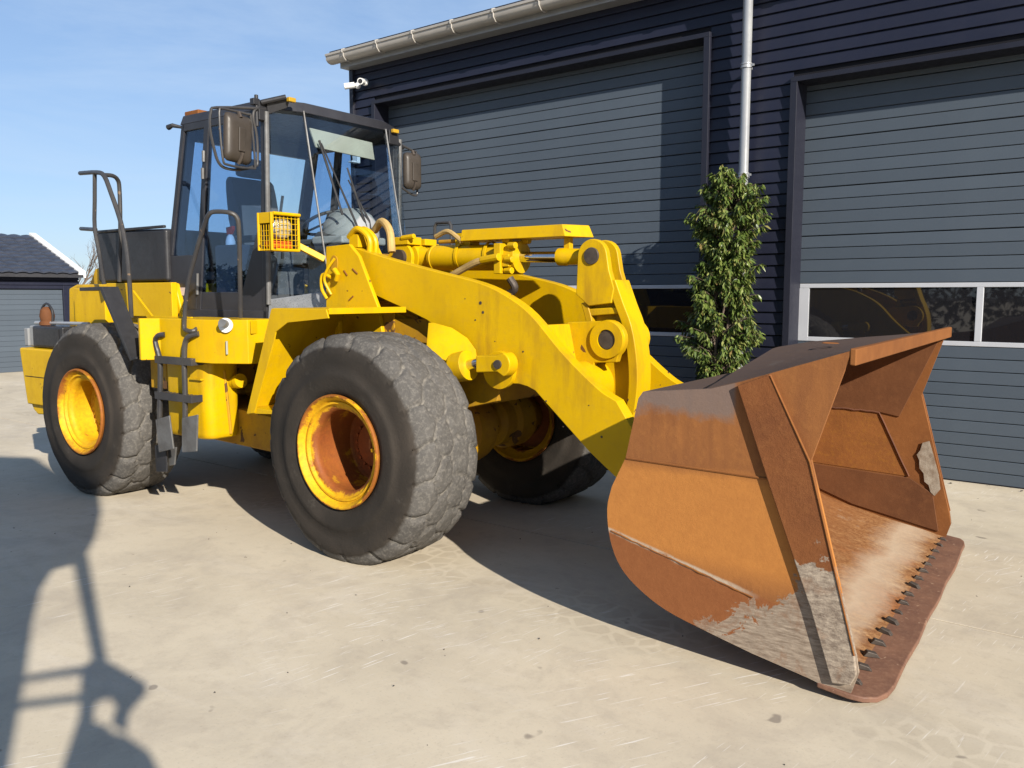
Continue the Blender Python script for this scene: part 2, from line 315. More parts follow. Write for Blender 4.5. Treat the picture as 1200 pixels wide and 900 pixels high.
M['clad'] = worn('anthracite_cladding', (.013, .015, .030), (.017, .019, .036), (.35, .5), scale=1.2, bmp=.04)
M['trim'] = worn('dark_trim', (.014, .015, .025), (.018, .019, .030), (.35, .5), bmp=0)
M['door'] = worn('grey_sectional_door', (.070, .088, .112), (.080, .100, .125), (.4, .5), scale=.9, bmp=.03, bscale=150)
M['dark_gap'] = worn('dark_backing', (.012, .012, .015), (.015, .015, .02), (.6, .8), bmp=0)
M['gutter'] = worn('grey_gutter', (.46, .43, .39), (.40, .375, .34), (.35, .5), .1, 4, bmp=.03)
M['roof'] = worn('dark_roof_sheet', (.03, .03, .035), (.04, .04, .045), bmp=.05)
M['tile'] = worn('dark_roof_tile', (.030, .035, .050), (.050, .056, .075), (.3, .5), scale=4, bmp=.1)
M['mulch'] = worn('mulch', (.05, .045, .04), (.13, .12, .11), (.9, 1), scale=20, bmp=.8, bscale=60)
M['bark'] = worn('grey_bark', (.16, .12, .09), (.10, .075, .06), (.8, .95), bmp=.4)
M['hedge'] = worn('dark_hedge', (.02, .03, .012), (.05, .055, .03), (.8, .95), bmp=.5)
def leaf_mat():
    m, t, p, N, Lk = newmat('shrub_leaf')
    g = N.new('ShaderNodeNewGeometry'); c = ramp(t, g.outputs['Random Per Island'], [(0, (.045, .075, .018)), (.45, (.095, .14, .028)), (.8, (.17, .205, .05)), (.95, (.22, .23, .07)), (1, (.20, .13, .05))])
    Lk.new(c, p.inputs['Base Color']); p.inputs['Roughness'].default_value = .38
    tr = N.new('ShaderNodeBsdfTranslucent'); Lk.new(c, tr.inputs[0]); mx = N.new('ShaderNodeMixShader'); mx.inputs[0].default_value = .22
    Lk.new(p.outputs[0], mx.inputs[1]); Lk.new(tr.outputs[0], mx.inputs[2]); Lk.new(mx.outputs[0], N['Material Output'].inputs[0]); return m
M['leaf'] = leaf_mat()
TRK = ((-1.2, -5.05, 0), R(-8.3))
def concrete():
    m, t, p, N, Lk = newmat('yard_concrete')
    a = noise(t, .5, 7, .65); b = noise(t, 1.6, 9, .72, dist=.4); c = noise(t, 9, 8, .7); d = noise(t, 70, 4, .6); br = noise(t, 1.1, 8, .68, stretch=(.6, 1.3, 1), dist=.8)
    col = mix(t, ramp(t, a, [(.35, 0.0), (.65, 1.0)]), (.43, .372, .280), (.50, .435, .330))
    col = mix(t, ramp(t, b, [(.34, .5), (.52, 0.0)]), col, (.32, .275, .22))
    col = mix(t, ramp(t, br, [(.52, 0.0), (.72, .45)]), col, (.54, .485, .40))
    col = mix(t, ramp(t, c, [(.3, .35), (.48, 0.0)]), col, (.32, .27, .21))
    col = mix(t, ramp(t, d, [(.3, .25), (.42, 0.0)]), col, (.22, .19, .16))
    sp = noise(t, 5.5, 2, .4, loc=(4, 9, 0)); col = mix(t, ramp(t, sp, [(.735, 0.0), (.76, .6)]), col, (.12, .10, .085))
    # pale scrape marks, all running one way, in a few worn patches
    def scr(rot, stretch, scale, lo, patch_seed):
        tc = N.new('ShaderNodeTexCoord'); mp = N.new('ShaderNodeMapping'); mp.vector_type = 'TEXTURE'; mp.inputs['Rotation'].default_value = (0, 0, rot)
        mp2 = N.new('ShaderNodeMapping'); mp2.inputs['Scale'].default_value = stretch; nn = N.new('ShaderNodeTexNoise'); nn.inputs['Scale'].default_value = scale; nn.inputs['Detail'].default_value = 3
        Lk.new(tc.outputs['Object'], mp.inputs[0]); Lk.new(mp.outputs[0], mp2.inputs[0]); Lk.new(mp2.outputs[0], nn.inputs['Vector'])
        k = ramp(t, nn.outputs['Fac'], [(lo, 0.0), (lo + .03, 1.0)]); patch = ramp(t, noise(t, .7, 4, .6, loc=patch_seed), [(.50, 0.0), (.60, 1.0)])
        return math_(t, 'MULTIPLY', math_(t, 'MULTIPLY', k, patch), .75)
    col = mix(t, scr(R(62), (1.6, 34, 1), 2.0, .64, (2, 5, 0)), col, (.64, .61, .56))
    col = mix(t, scr(R(85), (2.2, 44, 1), 1.6, .645, (7, 1, 0)), col, (.66, .63, .58))
    # faint dusty print of a tyre running past the bucket
    tc = N.new('ShaderNodeTexCoord'); mp = N.new('ShaderNodeMapping'); mp.vector_type = 'TEXTURE'; mp.inputs['Location'].default_value = TRK[0]; mp.inputs['Rotation'].default_value = (0, 0, TRK[1]); Lk.new(tc.outputs['Object'], mp.inputs[0])
    sx = N.new('ShaderNodeSeparateXYZ'); Lk.new(mp.outputs[0], sx.inputs[0]); vo = N.new('ShaderNodeTexVoronoi'); vo.feature = 'DISTANCE_TO_EDGE'; vo.inputs['Scale'].default_value = 7.5; Lk.new(mp.outputs[0], vo.inputs['Vector'])
    bandm = ramp(t, math_(t, 'ABSOLUTE', sx.outputs[1]), [(.20, 1.0), (.27, 0.0)]); along = ramp(t, noise(t, .8, 3, .5, loc=(4, 4, 0)), [(.42, 0.0), (.6, 1.0)])
    pm_ = math_(t, 'MULTIPLY', math_(t, 'MULTIPLY', bandm, along), ramp(t, vo.outputs[0], [(.06, 0.0), (.12, 1.0)]))
    col = mix(t, math_(t, 'MULTIPLY', pm_, .35), col, (.27, .225, .165))
    p.inputs['Specular IOR Level'].default_value = .2; Lk.new(col, p.inputs['Base Color']); Lk.new(ramp(t, b, [(.3, .62), (.7, .85)]), p.inputs['Roughness'])
    bump(t, p, mix(t, .4, c, d), .22, .006); return m
M['concrete'] = concrete()
M['soil'] = worn('joint_filler', (.05, .045, .04), (.08, .07, .06), (.9, 1), bmp=.3)

# ------------------------------------------------------------------ ground and slabs
g = MB().box((-400, -400, -.32), (400, 400, -.02)).build('ground', M['soil'], None, kind='structure', fix=False)
g.location = BO; g.rotation_euler = (0, 0, BROT)
yard = MB()
def slab_row(y0, y1, x0, x1):
    return MB().box((x0, y0, -.02), (x1, y1, 0))
yard_e = slab_row(-3.985, 30, -60, 60).build('concrete_yard', M['concrete'], None, bev=.004, kind='structure')
yard_e.location = BO; yard_e.rotation_euler = (0, 0, BROT)
for y0, y1 in ((-12.0, -4.0), (-30, -12.015)):
    sl = slab_row(y0, y1, -60, 60).build('slab', M['concrete'], yard_e, bev=.004)
far = slab_row(-200, -30.02, -150, 150).build('slab', M['concrete'], yard_e)

# ------------------------------------------------------------------ workshop (own frame: x along the front, y into it)
ws = thing('workshop_building', 'long anthracite clad workshop with two tall grey sectional doors behind the loader', 'building', BO, BROT)
WALL = -.27; XL, XR = -8.30, 7.0; ZT = 5.12; PITCHZ = .1225
D1 = (-7.78, -2.58, 4.56); D2 = (-1.54, 3.9, 3.945)
core = MB()
core.box((XL + .02, WALL + .06, 0), (D1[0] - .02, 12, ZT)); core.box((D1[1] + .02, WALL + .06, 0), (D2[0] - .02, 12, ZT))
core.box((D2[1] + .02, WALL + .06, 0), (XR, 12, ZT)); core.box((D1[0] - .02, WALL + .06, D1[2] + .02), (D1[1] + .02, 12, ZT - .001))
core.box((D2[0] - .02, WALL + .06, D2[2] + .02), (D2[1] + .02, 12, ZT - .001))
core.box((D1[0] - .02, .12, 0), (D1[1] + .02, .2, D1[2] + .02)); core.box((D2[0] - .02, .12, 0), (D2[1] + .02, .2, D2[2] + .02))
wall = core.build('wall', M['dark_gap'], ws, fix=False)
plank_cache = {}
def plank(x0, x1, z):
    k = round(x1 - x0, 3)
    if k not in plank_cache:
        prof = [(0, .0), (-.030, .006), (-.030, .012), (-.012, .1165), (0, .1165)]   # (y, z)
        v = [(0, y, zz) for y, zz in prof] + [(k, y, zz) for y, zz in prof]; n = len(prof)
        f = [tuple(range(n)), tuple(range(2 * n - 1, n - 1, -1))] + [(i, (i + 1) % n, (i + 1) % n + n, i + n) for i in range(n)]
        plank_cache[k] = MB().add(v, f).build('plank', M['clad'], wall, ang=20)
        o = plank_cache[k]
    else: o = twin(plank_cache[k])
    o.location = (x0, WALL + .058, z)
    return o
z = .02
while z < ZT - .03:
    spans = [(XL, D1[0] - .06), (D1[1] + .06, D2[0] - .06)]
    if z > D2[2] + .05: spans[1] = (D1[1] + .06, XR)
    if z > D1[2] + .05: spans = [(XL, XR)]
    for a, b in spans: plank(a, b, z)
    z += PITCHZ
MB().box((XL - .03, WALL - .005, 0), (XL + .05, 12, ZT)).build('corner_trim', M['trim'], ws, bev=.004)
def sect_door(D, label, xoff):
    x0, x1, zt = D
    fr = MB()
    fr.box((x0 - .07, WALL - .012, 0), (x0, .02, zt)); fr.box((x1, WALL - .012, 0), (x1 + .07, .02, zt)); fr.box((x0 - .07, WALL - .012, zt), (x1 + .07, .02, zt + .05))
    door = fr.build('sectional_door', M['trim'], ws, bev=.003); door['label'] = label
    slat = None; zz = .01
    def row(z0, h):
        nonlocal slat
        if slat is None or abs(h - slat[0]) > .001:
            L_ = x1 - x0
            prof = [(.035, 0), (.004, .002), (0, .006), (0, h - .008), (.004, h - .004), (.035, h - .004)]
            v = [(0, y, q) for y, q in prof] + [(L_, y, q) for y, q in prof]; n = len(prof)
            f = [tuple(range(n)), tuple(range(2 * n - 1, n - 1, -1))] + [(i, (i + 1) % n, (i + 1) % n + n, i + n) for i in range(n)]
            slat = (h, MB().add(v, f).build('slat', M['door'], door, ang=20)); o = slat[1]
        else: o = twin(slat[1])
        o.location = (x0, 0, z0)
    MB().box((x0, .034, 0), (x1, .05, zt)).build('backing', M['dark_gap'], door)
    h = 1.31 / 11
    for i in range(11): row(i * h, h)
    h = (.1228); zz = 1.915; i = 0
    while zz < zt: row(zz, h); zz += h + (.004 if i % 4 == 3 else 0); i += 1
    # glazed section
    f2 = MB(); f2.box((x0, -.006, 1.31), (x1, .03, 1.355)); f2.box((x0, -.006, 1.868), (x1, .03, 1.912)); 
    xs = xoff
    edges = [x0] + [e for e in xs if x0 < e < x1] + [x1]
    for e in edges: f2.box((max(x0, e - .03), -.0065, 1.355), (min(x1, e + .03), .03, 1.868))
    f2.build('window_frame', M['alu'], door, bev=.004)
    for a, b in zip(edges[:-1], edges[1:]):
        MB().box((a + .025, .012, 1.35), (b - .025, .03, 1.872)).build('window_pane', M['pane'], door)
    MB().box((x0, -.004, .0), (x1, .03, .012)).build('bottom_seal', M['dark_gap'], door)
    return door
sect_door(D1, 'left tall grey sectional door partly behind the loader', [-6.25, -4.95, -3.65])
sect_door(D2, 'right lower grey sectional door behind the bucket', [-1.47, .17, 1.72, 3.3])
MB().box((-1.54, -.0075, 1.312), (-1.44, .028, 1.866)).build('end_stile', M['alu'], ws)
# roof, gutter, downpipe
rf = MB(); rf.hexa([(XL - .12, -.56, 5.30), (XR, -.56, 5.30), (XR, 12, 7.6), (XL - .12, 12, 7.6)], [(XL - .12, -.56, 5.34), (XR, -.56, 5.34), (XR, 12, 7.64), (XL - .12, 12, 7.64)])
roof = rf.build('roof', M['roof'], ws)
MB().box((XL - .05, -.42, ZT), (XR, -.20, ZT + .16)).build('eave_board', M['galv'], ws)
gp = [(-.43, 5.30), (-.43, 5.16), (-.47, 5.115), (-.52, 5.10), (-.575, 5.12), (-.61, 5.17), (-.615, 5.245), (-.63, 5.25), (-.635, 5.285), (-.618, 5.30), (-.602, 5.28), (-.60, 5.18), (-.57, 5.135), (-.52, 5.118), (-.48, 5.13), (-.45, 5.17), (-.45, 5.30)]
gp = [(y, 5.30 + (q - 5.30) * .68) for y, q in gp]; v = [(XL - .14, y, q) for y, q in gp] + [(XR, y, q) for y, q in gp]; n = len(gp)
gut = MB().add(v, [tuple(range(n)), tuple(range(2 * n - 1, n - 1, -1))] + [(i, (i + 1) % n, (i + 1) % n + n, i + n) for i in range(n)]).build('gutter', M['gutter'], ws, ang=50)
br0 = None
for i in range(22):
    x = XL + .25 + i * .70
    if br0 is None:
        pts = [(0, -.44, 5.31), (0, -.60, 5.315), (0, -.645, 5.29), (0, -.645, 5.24), (0, -.622, 5.235), (0, -.617, 5.17), (0, -.58, 5.11), (0, -.52, 5.09), (0, -.46, 5.105)]
        br0 = MB().tube([(a, b, 5.30 + (c - 5.30) * .70) for a, b, c in pts], .009, 6).build('gutter_bracket', M['gutter'], gut); o = br0
    else: o = twin(br0)
    o.location = (x, 0, 0)
dp = MB().tube([(0, -.52, 5.19), (0, -.52, 5.06), (0, -.39, 4.92), (0, -.39, .1), (0, -.46, .02)], .05, 20)
dpo = dp.build('downpipe', M['galv'], ws, loc=(-2.04, 0, 0))
for k, q in enumerate((4.13, 3.02, 1.6)):
    c_ = MB(); c_.lathe([(.050, 0), (.060, 0), (.060, .012), (.054, .016), (.054, .03), (.060, .034), (.060, .046), (.050, .046)], (0, -.39, q), 'z', 20); c_.box((-.012, -.35, q + .01), (.012, -.26, q + .035)); c_.box((.055, -.40, q + .012), (.085, -.385, q + .034))
    c_.build('pipe_clamp', M['galv'], dpo)
# lights / cameras on the wall
def cam_thing(x, z, flip, label):
    t_ = thing('security_camera', label, 'camera', BO + x * bx + (WALL - .03) * by + Vector((0, 0, z)), BROT, 'cameras on the workshop wall')
    MB().lathe([(0, 0), (.05, 0), (.05, -.03), (.02, -.05), (0, -.05)], (0, 0, 0), 'y', 18).build('mount', M['white'], t_)
    d = Vector((-.75 if flip else .45, -.7, -.15)).normalized(); a = Vector((0, -.05, 0)); b = a + d * .17
    MB().tube([a, a + d * .02, a + d * .021, b], [.018, .02, .043, .045], 16).build('camera_body', M['white'], t_)
    MB().tube([b - d * .002, b + d * .004], .033, 16).build('lens', M['black'], t_)
    return t_
cam_thing(-8.09, 4.86, True, 'left white bullet camera of the pair at the workshop corner')
cam_thing(-7.93, 4.88, False, 'right white bullet camera of the pair at the workshop corner')
t_ = thing('wall_lamp', 'small white lamp on the cladding seen through the cab windscreen', 'lamp', BO + (-8.17) * bx + (WALL - .03) * by + Vector((0, 0, 3.83)), BROT)
MB().box((-.06, -.03, -.09), (.06, .03, .09)).build('housing', M['white'], t_, bev=.012); MB().box((-.045, -.12, -.085), (.045, -.03, -.06)).build('shade', M['white'], t_, bev=.008)

# ------------------------------------------------------------------ planter and trained shrub
PX, PY = -2.12, -.66
pl = thing('planter', 'dark raised planter box full of mulch at the foot of the shrub', 'planter', BO + PX * bx + PY * by, BROT)
pm = MB(); w, d = .62, .34
for i in range(5):
    q = .02 + i * .15
    MB().box((-w, -d, q), (w, -d + .03, q + .14)).build('board', M['black'], pl, bev=.004); MB().box((-w, d - .03, q), (w, d, q + .14)).build('board', M['black'], pl, bev=.004)
    MB().box((-w, -d + .031, q), (-w + .03, d - .031, q + .14)).build('board', M['black'], pl, bev=.004); MB().box((w - .03, -d + .031, q), (w, d - .031, q + .14)).build('board', M['black'], pl, bev=.004)
MB().box((-w + .03, -d + .03, .1), (w - .03, d - .03, .72)).build('mulch_bed', M['mulch'], pl)
st = MB()
for i in range(700):
    x, y = rnd.uniform(-w + .05, w - .05), rnd.uniform(-d + .05, d - .05); r = rnd.uniform(.012, .028); q = .72 + rnd.uniform(0, .02)
    pts = [Vector((rnd.gauss(0, 1), rnd.gauss(0, 1), rnd.gauss(0, 1))).normalized() * r for _ in range(4)]
    st.add([(x + a.x, y + a.y, q + a.z) for a in pts], [(0, 1, 2), (0, 2, 3), (0, 3, 1), (1, 3, 2)])
st.build('mulch', M['mulch'], pl, kind='stuff', fix=False)
sh = thing('evergreen_shrub', 'tall narrow evergreen shrub with drooping leaves against the dark cladding between the doors', 'shrub', BO + PX * bx + PY * by + Vector((0, 0, .7)), BROT)
tr = MB()
def shrub_r(h):   # radius and sideways drift with height above the bed (0..2.35)
    return float(np.interp(h, [0, .25, .42, .78, 1.13, 1.5, 1.85, 2.05, 2.2, 2.33, 2.42], [.20, .26, .38, .39, .34, .32, .37, .37, .26, .12, .03]))
def shrub_c(h): return float(np.interp(h, [0, .5, 1.0, 1.6, 2.4], [.06, -.04, -.02, .05, .09]))
for i in range(5):
    a = i * 1.3; b = [(math.cos(a) * .06, math.sin(a) * .05, 0)]
    for k in range(1, 8): h = k * .3; b.append((shrub_c(h) + math.cos(a + k * .5) * .10, math.sin(a + k * .5) * .07, h))
    tr.tube(b, [.016, .004], 6, smooth=3)
tips = []
for i in range(470):
    h = rnd.uniform(.02, 2.3); a = rnd.uniform(0, 2 * math.pi); r = shrub_r(h) * rnd.uniform(.55, 1.08) * (1 + .16 * math.sin(h * 11 + a * 2))
    c = Vector((shrub_c(h), 0, h)); e = c + Vector((math.cos(a) * r, math.sin(a) * r * .72, rnd.uniform(.02, .13)))
    s_ = c + Vector((math.cos(a) * .05, math.sin(a) * .05, -.08)); tr.tube([s_, (s_ + e) / 2 + Vector((0, 0, .03)), e], [.005, .0025], 4, cap=False); tips.append((s_, e, a))
tr.build('trunk', M['bark'], sh)
lf = MB()
for s_, e, a in tips:
    for k in range(rnd.randint(30, 44)):
        q = s_.lerp(e, rnd.uniform(.35, 1.05)); b = a + rnd.gauss(0, 1.0); droop = rnd.uniform(-1.5, .1)
        d_ = Vector((math.cos(b), math.sin(b), droop)).normalized(); L_ = rnd.uniform(.055, .092); wd = L_ * rnd.uniform(.13, .19)
        side = d_.cross(Vector((rnd.gauss(0, .5), rnd.gauss(0, .5), 1))).normalized(); up = side.cross(d_)
        m1 = q + d_ * L_ * .35 - up * .004; m2 = q + d_ * L_ * .72 - up * .012; tp = q + d_ * L_ - Vector((0, 0, .02))
        v = [q, m1 + side * wd + up * .006, m1, m1 - side * wd + up * .006, m2 + side * wd * .7, m2, m2 - side * wd * .7, tp]
        lf.add(v, [(0, 1, 2), (0, 2, 3), (1, 4, 5, 2), (2, 5, 6, 3), (4, 7, 5), (5, 7, 6)])
lf.build('crown', M['leaf'], sh, kind='stuff', fix=False)

# ------------------------------------------------------------------ garage far left (its long side faces the yard)
GX = -19.6
def gb(x, y, z): return (x, y, z)
gr = thing('garage', 'small dark garage with a tiled roof and a grey door at the far left', 'garage', BO + GX * bx, BROT)
gw = MB(); gw.box((-5.5, -7, 0), (-.12, .8, 2.25)); gwall = gw.build('wall', M['clad'], gr, fix=False)
MB().box((-.12, .44, 0), (0, .80, 2.25)).build('corner_post', M['clad'], gr, bev=.01)
MB().box((-.12, -7, 1.93), (-.002, .44, 2.25)).build('lintel', M['clad'], gr, bev=.01)
for i in range(2): MB().box((-.0, -7, 2.02 + i * .12), (.022, .82, 2.12 + i * .12)).build('plank', M['clad'], gwall, bev=.004)
gd = MB().box((-.10, -7, 0), (-.085, .44, 1.93)).build('garage_door', M['dark_gap'], gr)
s0 = None
for i in range(16):
    if s0 is None: s0 = MB().box((-.085, -7, .002), (-.06, .44, .119)).build('slat', M['door'], gd, bev=.004); o = s0
    else: o = twin(s0)
    o.location = (0, 0, i * .12)
GE, GRX, GRZ, RYE = .18, -2.75, 4.05, .86
# roof: hipped-looking right end, verge runs down to the eave corner
roof_g = MB()
eave = [(GE, -7.2), (GE, RYE)]
roof_g.hexa([(GE, -7.2, 2.26), (GE, RYE, 2.26), (-2.4, RYE, 3.26), (-2.4, -7.2, 3.26)], [(GE, -7.2, 2.30), (GE, RYE, 2.30), (-2.4, RYE, 3.30), (-2.4, -7.2, 3.30)])
roof_g.hexa([(-5, -7.2, 2.26), (-5, RYE, 2.26), (-2.4, RYE, 3.26), (-2.4, -7.2, 3.26)], [(-5, -7.2, 2.30), (-5, RYE, 2.30), (-2.4, RYE, 3.30), (-2.4, -7.2, 3.30)])
gro = roof_g.build('roof', M['roof'], gr)
tl = MB(); nrow = 11; slope = Vector((GE + 2.4, 0, 2.30 - 3.30)); 
for i in range(nrow):
    for j in range(27):
        y0 = RYE - .04 - (j + 1) * .30; a = Vector((-2.4, y0, 3.305)) + slope * (i / nrow); b = Vector((-2.4, y0, 3.305)) + slope * ((i + 1.12) / nrow)
        up = Vector((.45, 0, .85)) * .035
        for s in range(4):
            f0, f1 = s / 4, (s + 1) / 4; h0, h1 = .028 * math.sin(math.pi * f0), .028 * math.sin(math.pi * f1)
            p = [a + Vector((0, f0 * .3, h0 + .004)), a + Vector((0, f1 * .3, h1 + .004)), b + Vector((0, f1 * .3, h1)) + up, b + Vector((0, f0 * .3, h0)) + up]
            tl.add(p + [p[3] - Vector((0, 0, .035)), p[2] - Vector((0, 0, .035))], [(0, 1, 2, 3), (3, 2, 5, 4)])
tl.build('roof_tile', M['tile'], gro, kind='stuff', fix=False)
MB().hexa([(GE + .05, RYE - .13, 2.20), (GE + .05, RYE + .03, 2.20), (-2.4, RYE + .03, 3.22), (-2.4, RYE - .13, 3.22)], [(GE + .05, RYE - .13, 2.36), (GE + .05, RYE + .03, 2.36), (-2.4, RYE + .03, 3.39), (-2.4, RYE - .13, 3.39)]).build('verge_board', M['white'], gr)
MB().box((GE - .01, -7.2, 2.20), (GE + .07, RYE - .03, 2.27)).build('eave_gutter', M['roof'], gr)

# ------------------------------------------------------------------ bare trees behind the garage
def bare_tree(pos, h, seed, label, spread=.5, lean=(0, 0), maxd=5, r0=.12, grp=True):
    rr = random.Random(seed); t_ = thing('bare_tree', label, 'tree', pos, 0, 'bare trees behind the garage')
    tk, br = MB(), MB()
    def grow(p, d, L_, r, dep):
        q = [p]; dd = d.copy()
        for k in range(3): dd = (dd + Vector((rr.gauss(0, .12), rr.gauss(0, .12), rr.gauss(.04, .06)))).normalized(); q.append(q[-1] + dd * L_ / 3)
        (tk if dep < 1 else br).tube(q, [r, r * .65], 6 if dep < 2 else 4, cap=False)
        if dep >= maxd: return
        for k in range(rr.randint(2, 4) if dep else 5):
            a = rr.uniform(0, 6.28); nd = (dd + Vector((math.cos(a), math.sin(a), rr.uniform(-.1, .4))) * spread * rr.uniform(.6, 1.3)).normalized()
            grow(q[rr.choice([1, 2, 3, 3])] if dep else q[3] - dd * rr.uniform(0, L_ * .5), nd, L_ * rr.uniform(.55, .8), r * .55, dep + 1)
    grow(Vector((0, 0, 0)), Vector((lean[0], lean[1], 1)).normalized(), h * .38, r0, 0)
    tk.build('trunk', M['bark'], t_); br.build('crown', M['bark'], t_, fix=False); return t_
def wpos(px, dist): return Vector(((px - 600) / F_PX * dist, dist, 0))
bare_tree(wpos(84, 46), 5.0, 3, 'bare tree with a fine twiggy crown just right of the garage roof', .55, r0=.09)
bare_tree(wpos(55, 60), 5.4, 5, 'bare tree low behind the garage ridge', .6, r0=.08)
bare_tree(wpos(8, 30), 4.9, 8, 'bare tree with a few thick lopped branches above the garage ridge', .32, (.1, 0), 2, .07)

# ------------------------------------------------------------------ things standing behind the photographer (they throw the long shadow and show in the glazing)
def BP(x, y, z=0): return (x, y, z)
pk = thing('parked_machine', 'tall parked machine behind the photographer whose shadow falls across the yard', 'vehicle', BO, BROT)
dB = Vector((-.8303, .3581, -.4271))
def caster(gpts, X):   # outline of the body in its plane x = X, from where its shadow lies on the yard
    out = []
    for gx, gy in gpts: t_ = (X - gx) / -dB.x; out.append((X, gy - t_ * dB.y, -t_ * dB.z))
    return out
XC = 3.2
def gpx(px, py):
    d_ = ray(px, py); t_ = -CAM_H / d_.z; p = Vector((0, 0, CAM_H)) + t_ * d_ - BO; return (p.dot(bx), p.dot(by))
def cast_poly(pix, th=.12, x=XC): 
    pts = caster([gpx(*q) for q in pix], x); m = MB(); n = len(pts)
    m.add([(p[0], p[1], p[2]) for p in pts] + [(p[0] - dB.x * th, p[1] - dB.y * th, p[2] - dB.z * th) for p in pts], [tuple(range(n)), tuple(range(2 * n - 1, n - 1, -1))] + [(i, (i + 1) % n, (i + 1) % n + n, i + n) for i in range(n)])
    return m
cast_poly([(-150, 520), (-60, 533), (40, 536), (78, 560), (116, 577), (119, 600), (112, 630), (100, 652), (85, 662), (62, 668), (48, 690), (38, 730), (30, 790), (10, 900), (-20, 1000), (-250, 1000)], 1.1).build('body', M['black'], pk)
cast_poly([(84, 655), (103, 650), (126, 775), (110, 785)]).build('mirror_bar', M['black'], pk)
cast_poly([(25, 792), (100, 780), (100, 790), (22, 800)]).build('rail', M['black'], pk)
cast_poly([(15, 822), (100, 812), (100, 822), (12, 832)]).build('rail', M['black'], pk)
cast_poly([(95, 782), (115, 768), (140, 782), (171, 800), (172, 812), (152, 835), (148, 860), (130, 848), (136, 828), (128, 818), (112, 824), (110, 845), (125, 850), (132, 858), (148, 862), (175, 880), (190, 910), (240, 1000), (60, 1000), (72, 900), (92, 840)]).build('mirror_bracket', M['black'], pk)

def hedge(x0, x1, y, h, n, label):
    m = MB(); rr = random.Random(n)
    for i in range(n):
        x = rr.uniform(x0, x1); hh = h * (.65 + .35 * math.sin(x * .5) * math.sin(x * .17 + 1)); z = hh * rr.random() ** .7; p = Vector((x, y + rr.uniform(-1, 1), z)); s = rr.uniform(.12, .35)
        a = [Vector((rr.gauss(0, 1), rr.gauss(0, 1), rr.gauss(0, 1))).normalized() * s for _ in range(3)]; m.add([p + q for q in a], [(0, 1, 2)])
    o = m.build('tree_belt', M['hedge'], None, kind='stuff', fix=False); o.location = BO; o.rotation_euler = (0, 0, BROT); return o
hb = hedge(-60, 60, -34, 5.5, 26000, ''); hb['label'] = 'dark tree belt across the yard mirrored in the door glazing'; hb['category'] = 'trees'

gt = MB(); gr_ = random.Random(12)
for i in range(420):
    x = gr_.uniform(-9, 5); y = gr_.uniform(-9, .0) if i % 3 else gr_.uniform(-.25, .0); r_ = gr_.uniform(.003, .009) if i % 9 else gr_.uniform(.010, .018)
    pts = [Vector((gr_.gauss(0, 1), gr_.gauss(0, 1), gr_.gauss(0, 1))).normalized() * r_ for _ in range(5)]
    gt.add([(x + a.x, y + a.y, max(.0005, r_ * .5 + a.z * .7)) for a in pts], [(0, 1, 2), (0, 2, 3), (0, 3, 1), (1, 3, 2), (2, 3, 4), (0, 4, 1)])
gt_o = gt.build('grit', M['mulch'], None, kind='stuff', fix=False); gt_o.location = BO; gt_o.rotation_euler = (0, 0, BROT); gt_o['label'] = 'loose grit and small stones scattered over the concrete yard'; gt_o['category'] = 'grit'

# ================================================================== wheel loader (own frame: x forward, y to its left, z up)
def atx(px, py, x):           # (y, z) of a measured point in the plane x
    d = ray(px, py); o = Vector((0, 0, CAM_H)); t = (LO + x * lx - o).dot(lx) / d.dot(lx)
    p = o + t * d - LO; return (p.dot(ly), p.z)
LD = thing('wheel_loader', 'large yellow wheel loader with black cab and rusty brown bucket on the concrete yard', 'wheel loader', LO, LROT)
Y, YD, BK = M['yellow'], M['yellow_dirty'], M['black']

